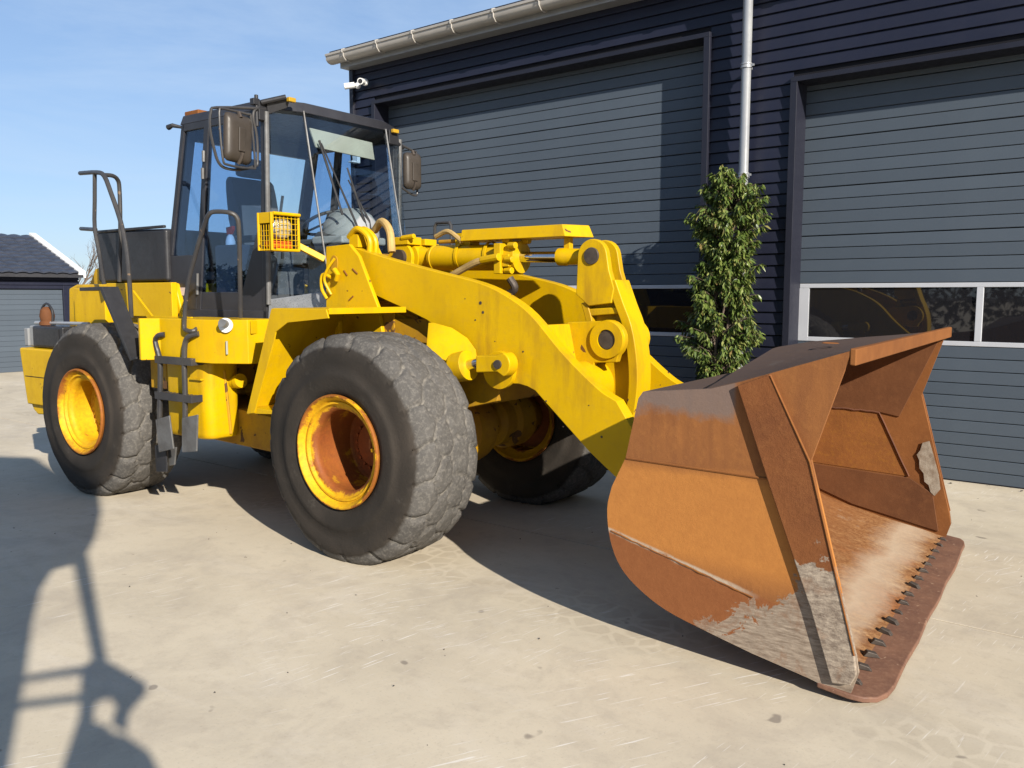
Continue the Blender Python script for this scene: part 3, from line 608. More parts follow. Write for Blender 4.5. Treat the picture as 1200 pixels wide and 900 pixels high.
# ---- wheels
def tyre_mesh(seed):
    NA = 330
    side = [(.375, .262), (.392, .290), (.43, .302), (.50, .312), (.535, .313), (.54, .308), (.60, .312), (.65, .308), (.685, .302)]
    ts = np.linspace(-1, 1, 40)
    tread = []
    for s in ts:
        a = abs(s); y = .295 * a; r = .790 - .012 * a ** 2 - .082 * max(0, (a - .66) / .34) ** 2.0
        tread.append((r, math.copysign(y, s)))
    prof = [(r, -y) for r, y in side] + tread + [(r, y) for r, y in side[::-1]]
    ns = len(side); P = np.array(prof); n = len(P)
    ang = np.linspace(0, 2 * math.pi, NA, endpoint=False)
    rg = np.random.RandomState(seed); cents = []
    NP = 19; C = 2 * math.pi * .785; sp = C / NP
    for ri, v in enumerate((-.225, -.075, .075, .225)):
        for k in range(NP): cents.append(((k + (0, .62, .12, .74)[ri] + rg.uniform(-.13, .13)) * sp, v + rg.uniform(-.032, .032) * (1 if ri in (1, 2) else .5)))
    cents = np.array(cents); rg2 = rg.rand(97, 40) * .9; V = np.zeros((NA, n, 3))
    for i, a in enumerate(ang):
        u = a * .785
        rr = P[:, 0].copy()
        for j in range(ns, n - ns):
            du = np.abs(cents[:, 0] - u); du = np.minimum(du, C - du); v = P[j, 1]
            du_s = cents[:, 0] - u; du_s = (du_s + C / 2) % C - C / 2; dv = cents[:, 1] - v; sk = .45 * (1 if v > 0 else -1); wob = .007 * math.sin(u * 31 + v * 40) + .005 * math.sin(u * 77 - v * 90); dd = np.sqrt(((du_s + sk * dv) * .82 + wob) ** 2 + (dv * 1.12 + wob) ** 2); q = np.sort(dd)[:2]; e = q[1] - q[0]
            k = min(1, e / .046); k = k * k * (3 - 2 * k); k = 1 - (1 - k) * (.70 + .30 * math.sin(u * 5.3 + v * 17) ** 2); edge = abs(v) / .295
            rr[j] += -(.034 if edge > .55 else .020) * (1 - k) - .04 * q[0] ** 2 - .004 * rg2[(i // 3) % 97, j % 40]
        for j in list(range(ns)) + list(range(n - ns, n)): rr[j] += 0.0018 * math.sin(a * 23 + j) * (P[j, 0] > .6)
        V[i, :, 0] = rr * math.cos(a); V[i, :, 2] = rr * math.sin(a); V[i, :, 1] = P[:, 1]
    low = V[:, :, 2] < -.62                                       # the load flattens the foot of the tyre and bulges its wall
    bul = np.clip((-V[:, :, 2] - .55) / .2, 0, 1) * .022; V[:, :, 1] += np.sign(V[:, :, 1]) * bul * (np.abs(V[:, :, 1]) > .2)
    V[:, :, 2] = np.maximum(V[:, :, 2], -.756)
    v = [tuple(p) for p in V.reshape(-1, 3)]; f = []
    for i in range(NA):
        for j in range(n - 1): f.append((i * n + j, i * n + j + 1, ((i + 1) % NA) * n + j + 1, ((i + 1) % NA) * n + j))
    m = MB(); m.v = v; m.f = f; return m
def wheel(x, y, flip, rusty, spin, tsrc):
    rim = MB(); dz = .10 if rusty else -.03
    pr = [(.372, -.262), (.388, -.302), (.384, -.316), (.374, -.318), (.362, -.306), (.350, -.284), (.345, -.274), (.338, -.270), (.335, -.280), (.322, -.281), (.318, -.268), (.312, -.258), (.300, -.256), (.290, -.250), (.278, -.235), (.274, -.215), (.280, -.19), (.286, -.05), (.282, dz - .02), (.268, dz), (.20, dz + .01), (.19, dz - .025), (.165, dz - .03), (.155, dz - .06), (.06, dz - .07), (0, dz - .07)]
    rim.lathe(pr, (0, 0, 0), 'y', 64)
    rim.lathe([(.372, .262), (.388, .302), (.380, .316), (.362, .306), (.345, .272), (.30, .24), (.295, dz + .03), (.268, dz + .025), (.20, dz + .03), (0, dz + .03)], (0, 0, 0), 'y', 48)
    w = rim.build('wheel', M['rim_rust'] if rusty else M['rim_yellow'], LD, ang=30); w.location = (x, y, .756); w.rotation_euler = (0, 0, math.pi if flip else 0)
    if tsrc is None: ty = tyre_mesh(3).build('tyre', M['tyre'], w, ang=60, fix=True)
    else: ty = twin(tsrc, w)
    b = MB()
    for k in range(20):
        a = 2 * math.pi * k / 20; b.lathe([(0, dz - .055), (.013, dz - .055), (.013, dz - .01)], (.178 * math.cos(a), 0, .178 * math.sin(a)), 'y', 6)
    b.build('wheel_nuts', M['rim_rust'] if rusty else M['rim_yellow'], w, kind='stuff')
    if rusty: MB().tube([(.285, -.23, .10), (.25, -.235, .10), (.25, -.235, .04)], .012, 8).build('air_valve', M['rim_rust'], w)
    else: MB().tube([(.05, -.11, -.20), (.12, -.12, -.17), (.16, -.11, -.19)], .014, 8).build('air_valve', Y, w)
    lk = MB()   # lock ring ends on the flange
    for a0 in (12, 22): lk.box((.318, -.300, -.012), (.352, -.278, .012))
    l_ = lk.build('lock_ring_key', M['rim_rust'] if rusty else Y, w, bev=.003); l_.rotation_euler = (0, R(-8), 0)
    return w, ty
WY = 1.02
w1, ty0 = wheel(0.02, -WY, False, True, 0, None)
wheel(-3.32, -WY, False, False, 0, ty0); wheel(0.02, WY, True, True, 0, ty0); wheel(-3.32, WY, True, False, 0, ty0)

# ---- axles and main frames
ax = MB(); ax.lathe([(0, -.86), (.17, -.86), (.19, -.80), (.19, -.70), (.235, -.68), (.235, -.50), (.20, -.46), (.20, -.34), (.15, -.30), (.17, -.18), (.27, -.10), (.29, 0), (.27, .10), (.17, .18), (.15, .30), (.20, .34), (.20, .46), (.235, .50), (.235, .68), (.19, .70), (.19, .80), (.17, .86), (0, .86)], (.02, 0, .756), 'y', 40)
a1 = ax.build('axle', YD, LD, bev=.004); twin(a1, loc=(-3.34, 0, 0))
fl = MB()
for s in (-1, 1):
    for k in range(14):
        a = 2 * math.pi * k / 14; fl.lathe([(0, 0), (.014, 0), (.014, .02), (0, .02)], (.02 + .212 * math.cos(a), s * .69, .756 + .212 * math.sin(a)), 'y', 6)
fl.build('axle_bolts', YD, a1, kind='stuff')
ff = MB()
for s in (-1, 1):
    y0, y1 = sorted((s * .40, s * .46))
    ff.prism([(-1.25, .62), (-.55, .55), (-.35, .98), (.42, .99), (.70, 1.06), (.74, 1.16), (.55, 1.35), (.30, 1.62), (-1.15, 1.62), (-1.3, 1.2)], y0, y1)
ff.box((-1.25, -.399, .66), (-1.18, .399, 1.6)); ff.box((.60, -.399, 1.04), (.66, .399, 1.2)); ff.box((-1.17, -.399, 1.50), (.30, .399, 1.56)); ff.box((-.50, -.399, .99), (.42, .399, 1.05))
ff.build('front_frame', YD, LD, bev=.006)
ff = MB(); ff.box((-4.35, -.46, .62), (-2.0, .46, 1.28)); ff.prism([(-2.0, .62), (-1.3, .60), (-1.2, .75), (-1.2, .92), (-2.0, 1.28)], -.44, .44)
ff.prism([(-2.2, .60), (-.95, .56), (-.62, .62), (-.62, .80), (-1.05, .84), (-2.2, .92)], -.93, -.47); ff.box((-2.45, -.90, .98), (-1.95, -.461, 1.26))
ff.build('rear_frame', YD, LD, bev=.012)
jn = MB()
for q in (.72, 1.36): jn.lathe([(0, -.08), (.17, -.08), (.17, .08), (0, .08)], (-1.55, 0, q), 'z', 24); jn.box((-1.6, -.2, q - .05), (-1.15, .2, q + .05))
jn.build('articulation_joint', YD, LD, bev=.005)
# steering cylinder and the hoses of the joint
MB().tube([(-1.9, -.56, .98), (-1.25, -.55, .98)], .055, 18).build('steering_cylinder', Y, LD); MB().tube([(-1.25, -.55, .98), (-.8, -.54, .98)], .028, 14).build('steering_rod', M['chrome'], LD)
hs = MB()
for k in range(5): hs.tube([(-1.30, -.52 - .05 * k, 1.50), (-1.02, -.62 - .05 * k, 1.46 - .03 * k), (-.94, -.66 - .04 * k, 1.18), (-1.10, -.62 - .05 * k, 1.02), (-1.24, -.52, .96 - .03 * k)], .021, 8, smooth=5)
hs.build('joint_hose', Y, LD, kind='stuff')
MB().lathe([(0, 0), (.06, 0), (.075, .01), (.075, .13), (.055, .15), (.055, .30), (0, .30)], (-1.14, -.88, 1.12), 'z', 24).build('filter_housing', worn('pale_filter', (.50, .30, .13), (.45, .25, .08)), LD)

# ---- front fenders
def fender(s):
    yo, yi = s * 1.30, s * .56
    fd = MB(); th = .012
    prof = ats(-1.30, (385, 362), (320, 362), (290, 486))
    (xa, za), (xb, zb), (xc, zc) = prof; zb = za
    fd.prism([(xa, za), (xb, zb), (xc, zc), (xc + .016, zc), (xb + .012, zb - th), (xa, za - th)], min(yo, yi), max(yo, yi))
    f_ = fd.build('fender', Y, LD, bev=.003)
    MB().box((xa - .012, min(yo, yi) + .003, za - .036), (xa + .004, max(yo, yi), za + .006)).build('front_lip', Y, f_, bev=.002)
    ed = MB(); e = [(xa - .013, za - .004)] + ats(-1.31, (385, 373), (337, 378), (323, 389), (321, 400), (298, 484), (289, 485), (320, 362)); e[-1] = (xb - .006, zb - .003)
    ed.prism(e, yo - s * .001, yo + s * .011); ed.build('edge_plate', Y, f_, bev=.002)
    bx_ = MB(); bx_.prism([(xc + .02, zc + .01), (xc + .34, zc + .03), (xc + .36, zc + .05), (xc + .03, zc + .06)], min(yo, yi), max(yo, yi)); bx_.build('lower_shelf', Y, f_, bev=.003)
    bx_ = MB(); bx_.prism([(xc + .05, zc + .07), (xc + .40, zc + .07), (xc + .42, zc + .36), (xb + .10, zb - .10)], min(s * .75, s * .78), max(s * .75, s * .78)); bx_.build('gusset', Y, f_, bev=.003)
    MB().box((xb + .05, min(s * .57, s * .585), 1.30), (xa - .1, max(s * .57, s * .585), za - .013)).build('inner_wall', YD, f_)
    return f_
fender(-1); fender(1)

# ---- loader tower (front frame plates that carry the arms)
for s in (-1, 1):
    pr = ats(-.62, (382, 289), (409, 286), (420, 300), (443, 361), (382, 361)); pr = [pr[0], (pr[1][0], pr[1][1]), pr[2], pr[3], (pr[3][0] + .05, 1.45), (pr[4][0] - .05, 1.45), pr[4]]
    y0, y1 = sorted((s * .585, s * .62)); t_ = MB().prism(pr, y0, y1).build('tower_plate', Y, LD, bev=.005)
    if s < 0:
        mk = MB()
        for q in ((403, 317, 407, 323), (413, 315, 419, 321), (409, 352, 414, 347)): a, b = at(q[0], q[1], -.622), at(q[2], q[3], -.622); mk.tube([(a[0], -.622, a[1]), (b[0], -.622, b[1])], .006, 6)
        mk.build('weld_mark', M['rust_plain'], t_)
        oc = c2([(p) for p in ats(-.625, (388, 316), (388, 303), (391, 299), (395, 302), (396, 312), (393, 320))], 4)
        MB().prism(oc, -.628, -.621).build('hose_bracket', YD, t_, bev=.004)
        hh = MB(); p = lambda a, b, y: (at(a, b, y)[0], y, at(a, b, y)[1])
        hh.tube([p(388, 325, -.64), p(378, 322, -.66), p(377, 338, -.66), p(383, 350, -.64)], .013, 8, smooth=5); hh.tube([p(392, 303, -.65), p(384, 315, -.67), p(380, 328, -.67), p(388, 345, -.64)], .011, 8, smooth=5)
        hh.tube([p(392, 316, -.65), p(396, 322, -.66), p(394, 328, -.65)], .02, 10); hh.build('hose', Y, t_)
    pr = ats(-.36, (430, 275), (455, 272), (470, 290), (500, 330), (520, 370), (430, 370))
for s in (-1, 1):
    pr = [(-.92, 1.5), (-.88, 2.14), (-.72, 2.25), (-.55, 2.22), (-.38, 1.95), (-.05, 1.5)]
    y0, y1 = sorted((s * .36, s * .40)); MB().prism(pr, y0, y1).build('tower_plate', Y, LD, bev=.005)
for s in (-1, 1):   # inner pair that holds the tilt cylinder
    pr = [(-.75, 1.5), (-.72, 2.02)] + circ((-.47, 2.09), .115, 150, -20, 10) + [(-.20, 1.7), (-.10, 1.5)]
    y0, y1 = sorted((s * .13, s * .165)); MB().prism(pr, y0, y1).build('cylinder_bracket', Y, LD, bev=.004)
MB().box((-.75, -.585, 1.60), (-.70, .585, 2.0)).build('cross_plate', YD, LD, bev=.004)
MB().lathe([(0, -.20), (.062, -.20), (.062, .20), (0, .20)], (-.47, 0, 2.09), 'y', 24).build('pivot_pin', M['bolt'], LD)
MB().lathe([(0, -.58), (.075, -.58), (.075, .58), (0, .58)], (-.66, 0, 2.05), 'y', 24).build('arm_pin', YD, LD)

# ---- lift arms
top = c2(ats(-.54, (418, 291), (455, 303), (510, 318), (560, 331), (592, 346), (622, 369), (660, 415), (700, 455), (722, 470)), 4)
arm_end = [(1.80, .985), (1.98, .62), (2.17, .52)] + circ((2.16, .42), .11, 60, -120, 6) + [(1.86, .46)]
bot = ats(-.54, (722, 560), (690, 529), (650, 484), (627, 458), (618, 453), (608, 450), (583, 449), (560, 432), (530, 398), (500, 375), (470, 360), (435, 344))
rear = [(-.62, 1.93), (-.74, 1.99), (-.77, 2.09), (-.70, 2.17)]
prof = top + arm_end + bot + rear
arms = []
for s in (-1, 1):
    y0, y1 = sorted((s * .44, s * .54)); a_ = MB().prism(prof, y0, y1).build('lift_arm', Y, LD, bev=.006, ang=25); arms.append(a_)
    y0, y1 = sorted((s * .535, s * .575)); MB().prism(c2(circ((.80, 1.29), .13, 0, 345, 23), 1), y0, y1).build('boss', Y, a_, bev=.004)
chip = MB()
for q in ((563, 355, .012), (566, 366, .010), (557, 375, .006), (613, 412, .006), (640, 470, .006), (705, 512, .008), (600, 345, .005), (545, 350, .004), (580, 400, .004), (660, 500, .005), (690, 475, .004)):
    x, z = at(q[0], q[1], -.541); chip.prism(circ((x, z), q[2], 0, 360, 7), -.5425, -.539)
chip.build('paint_chip', M['bolt'], arms[0])
# curved stop plate of the arm behind the front tyre
p3 = lambda a, b, y: (at(a, b, y)[0], y, at(a, b, y)[1])
sp_ = [p3(508, 378, -.60), p3(530, 384, -.575), p3(548, 396, -.56), p3(558, 410, -.56), p3(560, 425, -.58), p3(545, 432, -.66), p3(505, 415, -.76)]
fn = MB(); cpt = Vector(sp_[-1])
nn = (Vector(sp_[0]) - cpt).cross(Vector(sp_[3]) - cpt).normalized()
fn.add(sp_ + [tuple(Vector(q) - Vector((.05, .0, .0))) for q in sp_], [tuple(range(7)), tuple(range(13, 6, -1))] + [(i, i + 7, (i + 1) % 7 + 7, (i + 1) % 7) for i in range(7)]).build('stop_plate', Y, LD, bev=.004)
# lift cylinders
for s in (-1, 1):
    yc = s * .64; cy = MB(); a, b = Vector((-.75, yc, 1.02)), Vector((.60, yc, 1.32)); d_ = (b - a).normalized()
    cy.tube([a, a + d_ * .01, b - d_ * .12, b - d_ * .115, b, b + d_ * .002], [.085, .088, .088, .105, .105, .07], 24)
    c_ = cy.build('lift_cylinder', Y, LD, bev=.004)
    MB().tube([b, b + d_ * .10], .036, 18).build('piston_rod', M['chrome'], c_)
    e = MB(); q = b + d_ * .10; e.prism([(q.x, q.z - .065), (q.x + .18, q.z - .05)] + circ((q.x + .20, q.z + .0), .085, -70, 70, 8) + [(q.x + .18, q.z + .06), (q.x, q.z + .05)], yc - .05, yc + .05)
    e.build('rod_eye', Y, c_, bev=.010); MB().lathe([(0, -.012), (.030, -.012), (.030, .10), (0, .10)], (q.x + .19, yc - .052 * 1, q.z), 'y', 18).build('rod_pin', M['bolt'], c_)
# cross tube between the arms with the two bell crank brackets
ct = MB(); ct.lathe([(.17, -.44), (.17, .44)], (1.22, 0, 1.18), 'y', 40); tube_ = ct.build('cross_tube', Y, LD)
br = MB()
for s in (-1, 1):
    y0, y1 = sorted((s * .13, s * .185))
    pr = [(.86, 1.10), (.98, 1.46), (1.10, 1.61)] + circ((1.42, 1.50), .132, 110, -50, 10) + [(1.49, 1.35), (1.32, 1.34), (1.22, 1.02)]
    br.prism(pr, y0, y1)
br.build('bell_crank_bracket', Y, tube_, bev=.008)
pb = MB(); pb.prism([(.88, 1.36), (.97, 1.50), (1.10, 1.60), (1.12, 1.60), (1.18, 1.34)], -.44, .12); pb.build('cover_plate', Y, tube_, bev=.01)
# bell crank
bc = MB()
body = c2([(1.19, 1.84), (1.21, 1.68), (1.22, 1.52), (1.25, 1.36), (1.28, 1.20), (1.31, 1.0), (1.34, .78), (1.38, .66)], 3) + [(1.46, .68)] + c2([(1.53, .84), (1.57, 1.02), (1.59, 1.22), (1.58, 1.42), (1.54, 1.60), (1.48, 1.74), (1.43, 1.88)], 3) + [(1.30, 1.90)]
bc.prism(body, -.032, .032)
# rims of the casting round its two openings
crank = bc.build('bell_crank', Y, LD, bev=.01)
for s in (-1, 1):
    y0, y1 = sorted((s * .05, s * .105))
    pr = [(1.12, 1.80)] + circ((1.245, 2.06), .115, 185, 10, 12) + [(1.38, 1.96), (1.42, 1.84), (1.40, 1.74), (1.22, 1.72)]
    MB().prism(pr, y0, y1).build('fork_plate', Y, crank, bev=.008)
ed = MB(); rim_o = c2([(1.425, 1.90), (1.49, 1.74), (1.55, 1.60), (1.59, 1.42), (1.605, 1.22), (1.585, 1.02), (1.54, .84), (1.47, .68)], 3); rim_i = [(x - .07, z - .01) for x, z in rim_o][::-1]
ed.prism(rim_o + rim_i, -.10, .10); ed.build('edge_rib', Y, crank, bev=.008)
rb = MB(); ro = c2([(1.15, 1.74), (1.19, 1.62), (1.20, 1.50), (1.24, 1.34), (1.27, 1.16), (1.30, 1.0), (1.33, .80)], 3); rb.prism(ro + [(x + .05, z + .01) for x, z in ro][::-1], -.09, .09); rb.prism([(1.20, 1.70), (1.44, 1.715), (1.46, 1.67), (1.20, 1.65)], -.085, .085)
rb.build('edge_rib', Y, crank, bev=.008)
pn = MB(); pn.lathe([(0, -.195), (.062, -.195), (.066, -.19), (.066, .19), (0, .195)], (1.42, 0, 1.50), 'y', 28); pn.build('pivot_pin', M['bolt'], crank)
MB().lathe([(.068, -.184), (.068, -.205), (.125, -.205), (.13, -.19), (.13, -.184)], (1.42, 0, 1.50), 'y', 32).build('pin_boss', Y, crank)
for z_, x_ in ((2.06, 1.245),): MB().lathe([(0, -.118), (.055, -.118), (.058, -.114), (.058, .118), (0, .118)], (x_, 0, z_), 'y', 24).build('fork_pin', M['bolt'], crank)
MB().tube([(1.50, 0, .74), (2.10, 0, .98)], .075, 18).build('tilt_link', YD, crank)
# tilt cylinder
tc_ = MB(); a, b = Vector((-.47, 0, 2.09)), Vector((1.245, 0, 2.06)); d_ = (b - a).normalized(); P_ = lambda k: a + d_ * k
tc_.tube([P_(.0), P_(.10), P_(.14), P_(.20), P_(.205), P_(.235), P_(.24), P_(.96), P_(.961), P_(1.06), P_(1.061)], [.09, .09, .075, .075, .098, .104, .098, .098, .118, .118, .05], 32)
tc = tc_.build('tilt_cylinder', Y, LD, bev=.003)
MB().lathe([(.066, -.095), (.115, -.09), (.12, 0), (.115, .09), (.066, .095)], tuple(a), 'y', 28).build('cylinder_eye', Y, tc)
MB().tube([P_(1.05), P_(1.40)], .040, 20).build('piston_rod', M['chrome'], tc)
MB().tube([P_(1.38), P_(1.385), P_(1.45), P_(1.46), P_(1.66)], [.045, .062, .062, .058, .055], 20).build('rod_end', Y, tc)
gl = MB()
for q in ((.90, -.10, .03), (1.0, -.12, -.02), (1.02, -.11, .08), (.98, -.10, -.10), (1.05, .02, .12), (.93, -.05, .12)): gl.tube([P_(q[0]) + Vector((0, q[1], q[2])), P_(q[0] + .07) + Vector((0, q[1] - .01, q[2]))], .026, 8)
gl.box((.44, -.15, 1.95), (.50, .15, 2.17)); gl.box((.50, -.13, 2.0), (.56, .0, 2.09)); gl.tube([(.33, -.15, 2.05), (.50, -.16, 2.07)], .03, 10); gl.build('gland_fitting', Y, tc, bev=.005)
MB().tube([(.34, -.15, 2.05), (.26, -.155, 2.03), (.05, -.14, 1.95), (-.08, -.12, 1.90)], .026, 10, smooth=5).build('hydraulic_hose', M['hose'], tc)
MB().tube([(.55, -.1, 1.92), (.58, -.08, 1.84), (.45, -.06, 1.79), (.2, -.08, 1.80)], .028, 10, smooth=5).build('hydraulic_hose', M['bolt'], tc)
rc = MB()
for k in (.50, .78): rc.lathe([(.098, k - .012), (.106, k - .012), (.106, k + .012), (.098, k + .012)], tuple(P_(0)), 'x', 28)
rc.build('clamp_ring', Y, tc)
# guard over the rod
gd_ = MB(); q = ats(-.12, (549, 272), (553, 284), (672, 282), (674, 271), (655, 269))
zt, zb = 2.285, 2.20
gd_.add([(.10, -.12, zb), (1.04, -.12, zb), (1.04, -.03, zb + .0), (.10, -.03, zb), (.10, -.10, zt), (1.00, -.10, zt), (1.10, .10, zt), (.10, .13, zt), (1.13, .12, zb), (.10, .15, zb)], [(0, 1, 5, 4), (1, 8, 6, 5), (4, 5, 6, 7), (7, 6, 8, 9), (0, 4, 7, 9), (0, 9, 8, 1)])
gd_.box((.95, .0, 2.10), (1.0, .05, 2.20)); gd_.build('rod_guard', Y, tc, bev=.005)
MB().box((-.05, .0, 2.16), (.10, .12, 2.27)).build('guard_bracket', Y, tc, bev=.004)
MB().tube([(-.25, .05, 2.215), (.9, .05, 2.215)], .016, 10).build('indicator_rod', YD, tc)
# hoses at the tower top
hs = MB(); hs.tube([(-.62, -.30, 2.30), (-.50, -.34, 2.36), (-.38, -.38, 2.28), (-.34, -.40, 2.12)], .030, 10, smooth=5); hs.build('hydraulic_hose', M['hose'], LD); hs = MB(); hs.tube([(-.2, -.05, 2.25), (-.05, -.08, 2.28), (.1, -.1, 2.2)], .02, 8, smooth=5)
hs.build('hydraulic_hose', M['hose'], LD)
hs = MB()
for y in (-.48, -.42): hs.tube([(-.72, y, 2.24), (-.60, y - .02, 2.30), (-.50, y, 2.22), (-.50, y, 2.08)], .024, 10, smooth=5)
hs.box((-.70, -.50, 2.16), (-.60, -.36, 2.26)); hs.box((-.55, -.18, 2.19), (-.38, -.02, 2.25)); hs.box((-.50, .0, 2.19), (-.36, .14, 2.24)); hs.tube([(-.45, -.17, 2.24), (-.32, -.17, 2.25)], .022, 8)
hs.build('hose_fitting', Y, LD, bev=.004)
MB().tube([(-.52, .30, 2.20), (-.52, .30, 2.36), (-.50, .30, 2.39), (-.36, .30, 2.39), (-.34, .30, 2.36), (-.34, .30, 2.18)], .014, 8).build('grab_handle', M['tube'], LD)
hs = MB()
for k in range(3): hs.tube([(-.6, -.36 - k * .03, 1.75), (-.1, -.40, 1.62 + k * .04), (.30, -.42, 1.46), (.55, -.40, 1.30)], .022, 8, smooth=5)
hs.build('frame_hose', YD, LD)

# ---- bucket
BY0, BY1 = -1.38, 1.58
side_o = [(2.325, 1.325), (2.30, 1.29), (2.245, 1.0), (2.16, .83), (2.135, .71), (2.155, .55), (2.215, .42), (2.32, .325), (2.47, .245), (2.68, .185), (2.90, .13), (3.17, .075), (3.34, .03)]
front = [(3.375, .15), (3.362, .225), (3.14, 1.073), (3.291, 1.562), (2.953, 1.449), (2.815, 1.402), (2.671, 1.361)]
Bk = MB()
def zs(x): return float(np.interp(x, [2.325, 2.671, 2.815, 2.953, 3.291], [1.325, 1.361, 1.402, 1.449, 1.562]))
# shell: closed loft of outer and inner profile across the width, its upper part raised in the middle
def shell_prof(u):     # u 0 at the ends .. 1 in the middle
    o = [(3.34, .03), (3.17, .068), (2.90, .118)] + c2([(2.68, .172), (2.47, .232), (2.32, .315), (2.215, .41), (2.155, .54), (2.135, .70), (2.16, .82), (2.245, 1.0)], 4) + [(2.30, 1.28)]
    tp = [(2.325, 1.325), (2.45, 1.333), (2.60, 1.345), (2.64, 1.354 + .145 * u), (2.70, 1.37 + .135 * u), (2.815, 1.402 + .115 * u), (2.953, 1.449 + .085 * u), (3.12, 1.505 + .045 * u), (3.29, 1.562)]
    outer = o + tp; th = .024
    pts = [Vector(p) for p in outer]; inn = []
    for i, p in enumerate(pts):
        a = pts[max(0, i - 1)]; b = pts[min(len(pts) - 1, i + 1)]; t = (b - a).normalized(); inn.append(p + Vector((t.y, -t.x)) * th)
    return outer, [(v.x, v.y) for v in inn]
ys = [BY0 + .022, BY0 + .3, BY0 + .65, BY0 + 1.02, BY0 + 1.12] + [0.1, .4] + [BY1 - 1.12, BY1 - 1.02, BY1 - .65, BY1 - .3, BY1 - .022]; ys = sorted(ys)
rings = []
for y in ys:
    u = min(1, (y - BY0) / 1.05, (BY1 - y) / 1.05); u = max(0, u); o, i_ = shell_prof(u); rings.append([(x, y, z) for x, z in o] + [(x, y, z) for x, z in i_[::-1]])
n = len(rings[0]); v = [p for r_ in rings for p in r_]; f = []
for k in range(len(rings) - 1):
    for i in range(n): f.append((k * n + i, k * n + (i + 1) % n, (k + 1) * n + (i + 1) % n, (k + 1) * n + i))
f += [tuple(range(n)), tuple((len(rings) - 1) * n + k for k in range(n - 1, -1, -1))]
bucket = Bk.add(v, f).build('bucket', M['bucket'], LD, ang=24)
# upper side plates lean in a little above the bend
for s, yo in ((-1, BY0), (1, BY1)):
    th = .022 * s; k = s
    P2 = lambda q, off=0: (q[0], yo + (-s) * max(0, (q[1] - .98)) * .10 * (q[0] < 2.95) - s * off, q[1])
    low = [(3.34, .03), (3.375, .15), (3.362, .225), (3.14, 1.073), (3.02, .93 + .04), (2.235, .985)] + c2([(2.16, .83), (2.135, .71), (2.155, .55), (2.215, .42), (2.32, .325), (2.47, .245), (2.68, .185), (2.90, .13)], 4) + [(3.17, .075)]
    upp = [(3.02, .97), (3.14, 1.073), (3.291, 1.562), (2.953, 1.449), (2.815, 1.402), (2.671, 1.361), (2.325, 1.325), (2.30, 1.29), (2.235, .985)]
    m = MB(); m.prism(low, yo, yo - s * .022)
    m.prism(upp, yo, yo - s * .022)
    sp2 = m.build('side_plate', M['bucket_side'] if s < 0 else M['rust_plain'], bucket, ang=20)
    # raised wear plate along the front edge
    wp = MB(); q = [(2.953, 1.447), (2.805, 1.385), (2.97, .93), (3.17, .40), (3.27, .09), (3.35, .10), (3.372, .15), (3.362, .225), (3.14, 1.073)]
    wp.prism(q, yo, yo + s * .028); wpo = wp.build('side_wear_plate', M['wear'] if s < 0 else M['rust_plain'], sp2, bev=.006)
    ew = MB().tube([(2.957, yo + s * .029, 1.44), (3.142, yo + s * .029, 1.07), (3.36, yo + s * .029, .24)], [.003, .005, .004], 8).build('edge_weld', M['rust_orange'] if s < 0 else M['rust_plain'], sp2)
    bw = None if s < 0 else MB().prism([(3.085, .665), (3.12, .70), (3.16, .66), (3.19, .68), (3.245, .69), (3.362, .225), (3.375, .15), (3.35, .105), (3.262, .095), (3.16, .42)], yo + s * .0285, yo + s * .0305).build('scraped_steel', M['bare'], sp2)
    wl = MB(); pts = [(2.16, yo + s * .004, .60)]; 
    for i in range(26):
        t = i / 25; pts.append((2.16 + t * .74, yo + s * .002, .60 - t * .20 + rnd.uniform(-.0025, .0025)))
    wl.tube(pts[1:], [rnd.uniform(.002, .005) for _ in pts[1:]], 6); wl.build('weld_seam', M['rust_orange'], sp2)
    wl = MB().tube([(2.24, yo + s * .001, .985), (3.0, yo + s * .001, .965)], .006, 6).build('bend_line', M['rust_plain'], sp2)
    if s > 0:
        yi_ = yo - .022
        MB().prism([(2.30, 1.28), (2.25, .955), (2.86, .93), (3.00, .905), (3.26, 1.53), (3.0, 1.45), (2.6, 1.33)], yi_ - .012, yi_ - .0005).build('inner_panel', M['rust_dark'], sp2, bev=.004)
        MB().prism([(2.17, .50), (2.34, .34), (2.70, .21), (3.30, .09), (3.25, .36), (3.09, .46)], yi_ - .014, yi_ - .0005).build('inner_panel', M['rust_dark'], sp2, bev=.004)
        MB().prism([(2.24, .95), (2.17, .83), (2.145, .71), (2.165, .51), (3.085, .47), (2.865, .925)], yi_ - .004, yi_ - .0005).build('inner_panel', M['rust_orange'], sp2)
        iw = MB(); iw.prism(ats(yi_, (1100, 520), (1108, 518), (1113, 535), (1119, 558), (1121, 575), (1114, 583), (1109, 578), (1107, 570), (1102, 566), (1101, 556), (1096, 550), (1096, 541), (1093, 534), (1097, 529)), yi_ - .0165, yi_ - .0145).build('scraped_steel', M['bare'], sp2)
        wl = MB(); wl.tube([(2.25, yi_ - .012, .952)] + [(2.25 + .61 * k / 14, yi_ - .012, .952 - .022 * k / 14 + rnd.uniform(-.004, .004)) for k in range(1, 15)] + [(2.86 + .225 * k / 10, yi_ - .010, .93 - .46 * k / 10 + rnd.uniform(-.003, .003)) for k in range(11)], .006, 6); wl.build('weld_seam', M['rust_red'], sp2)
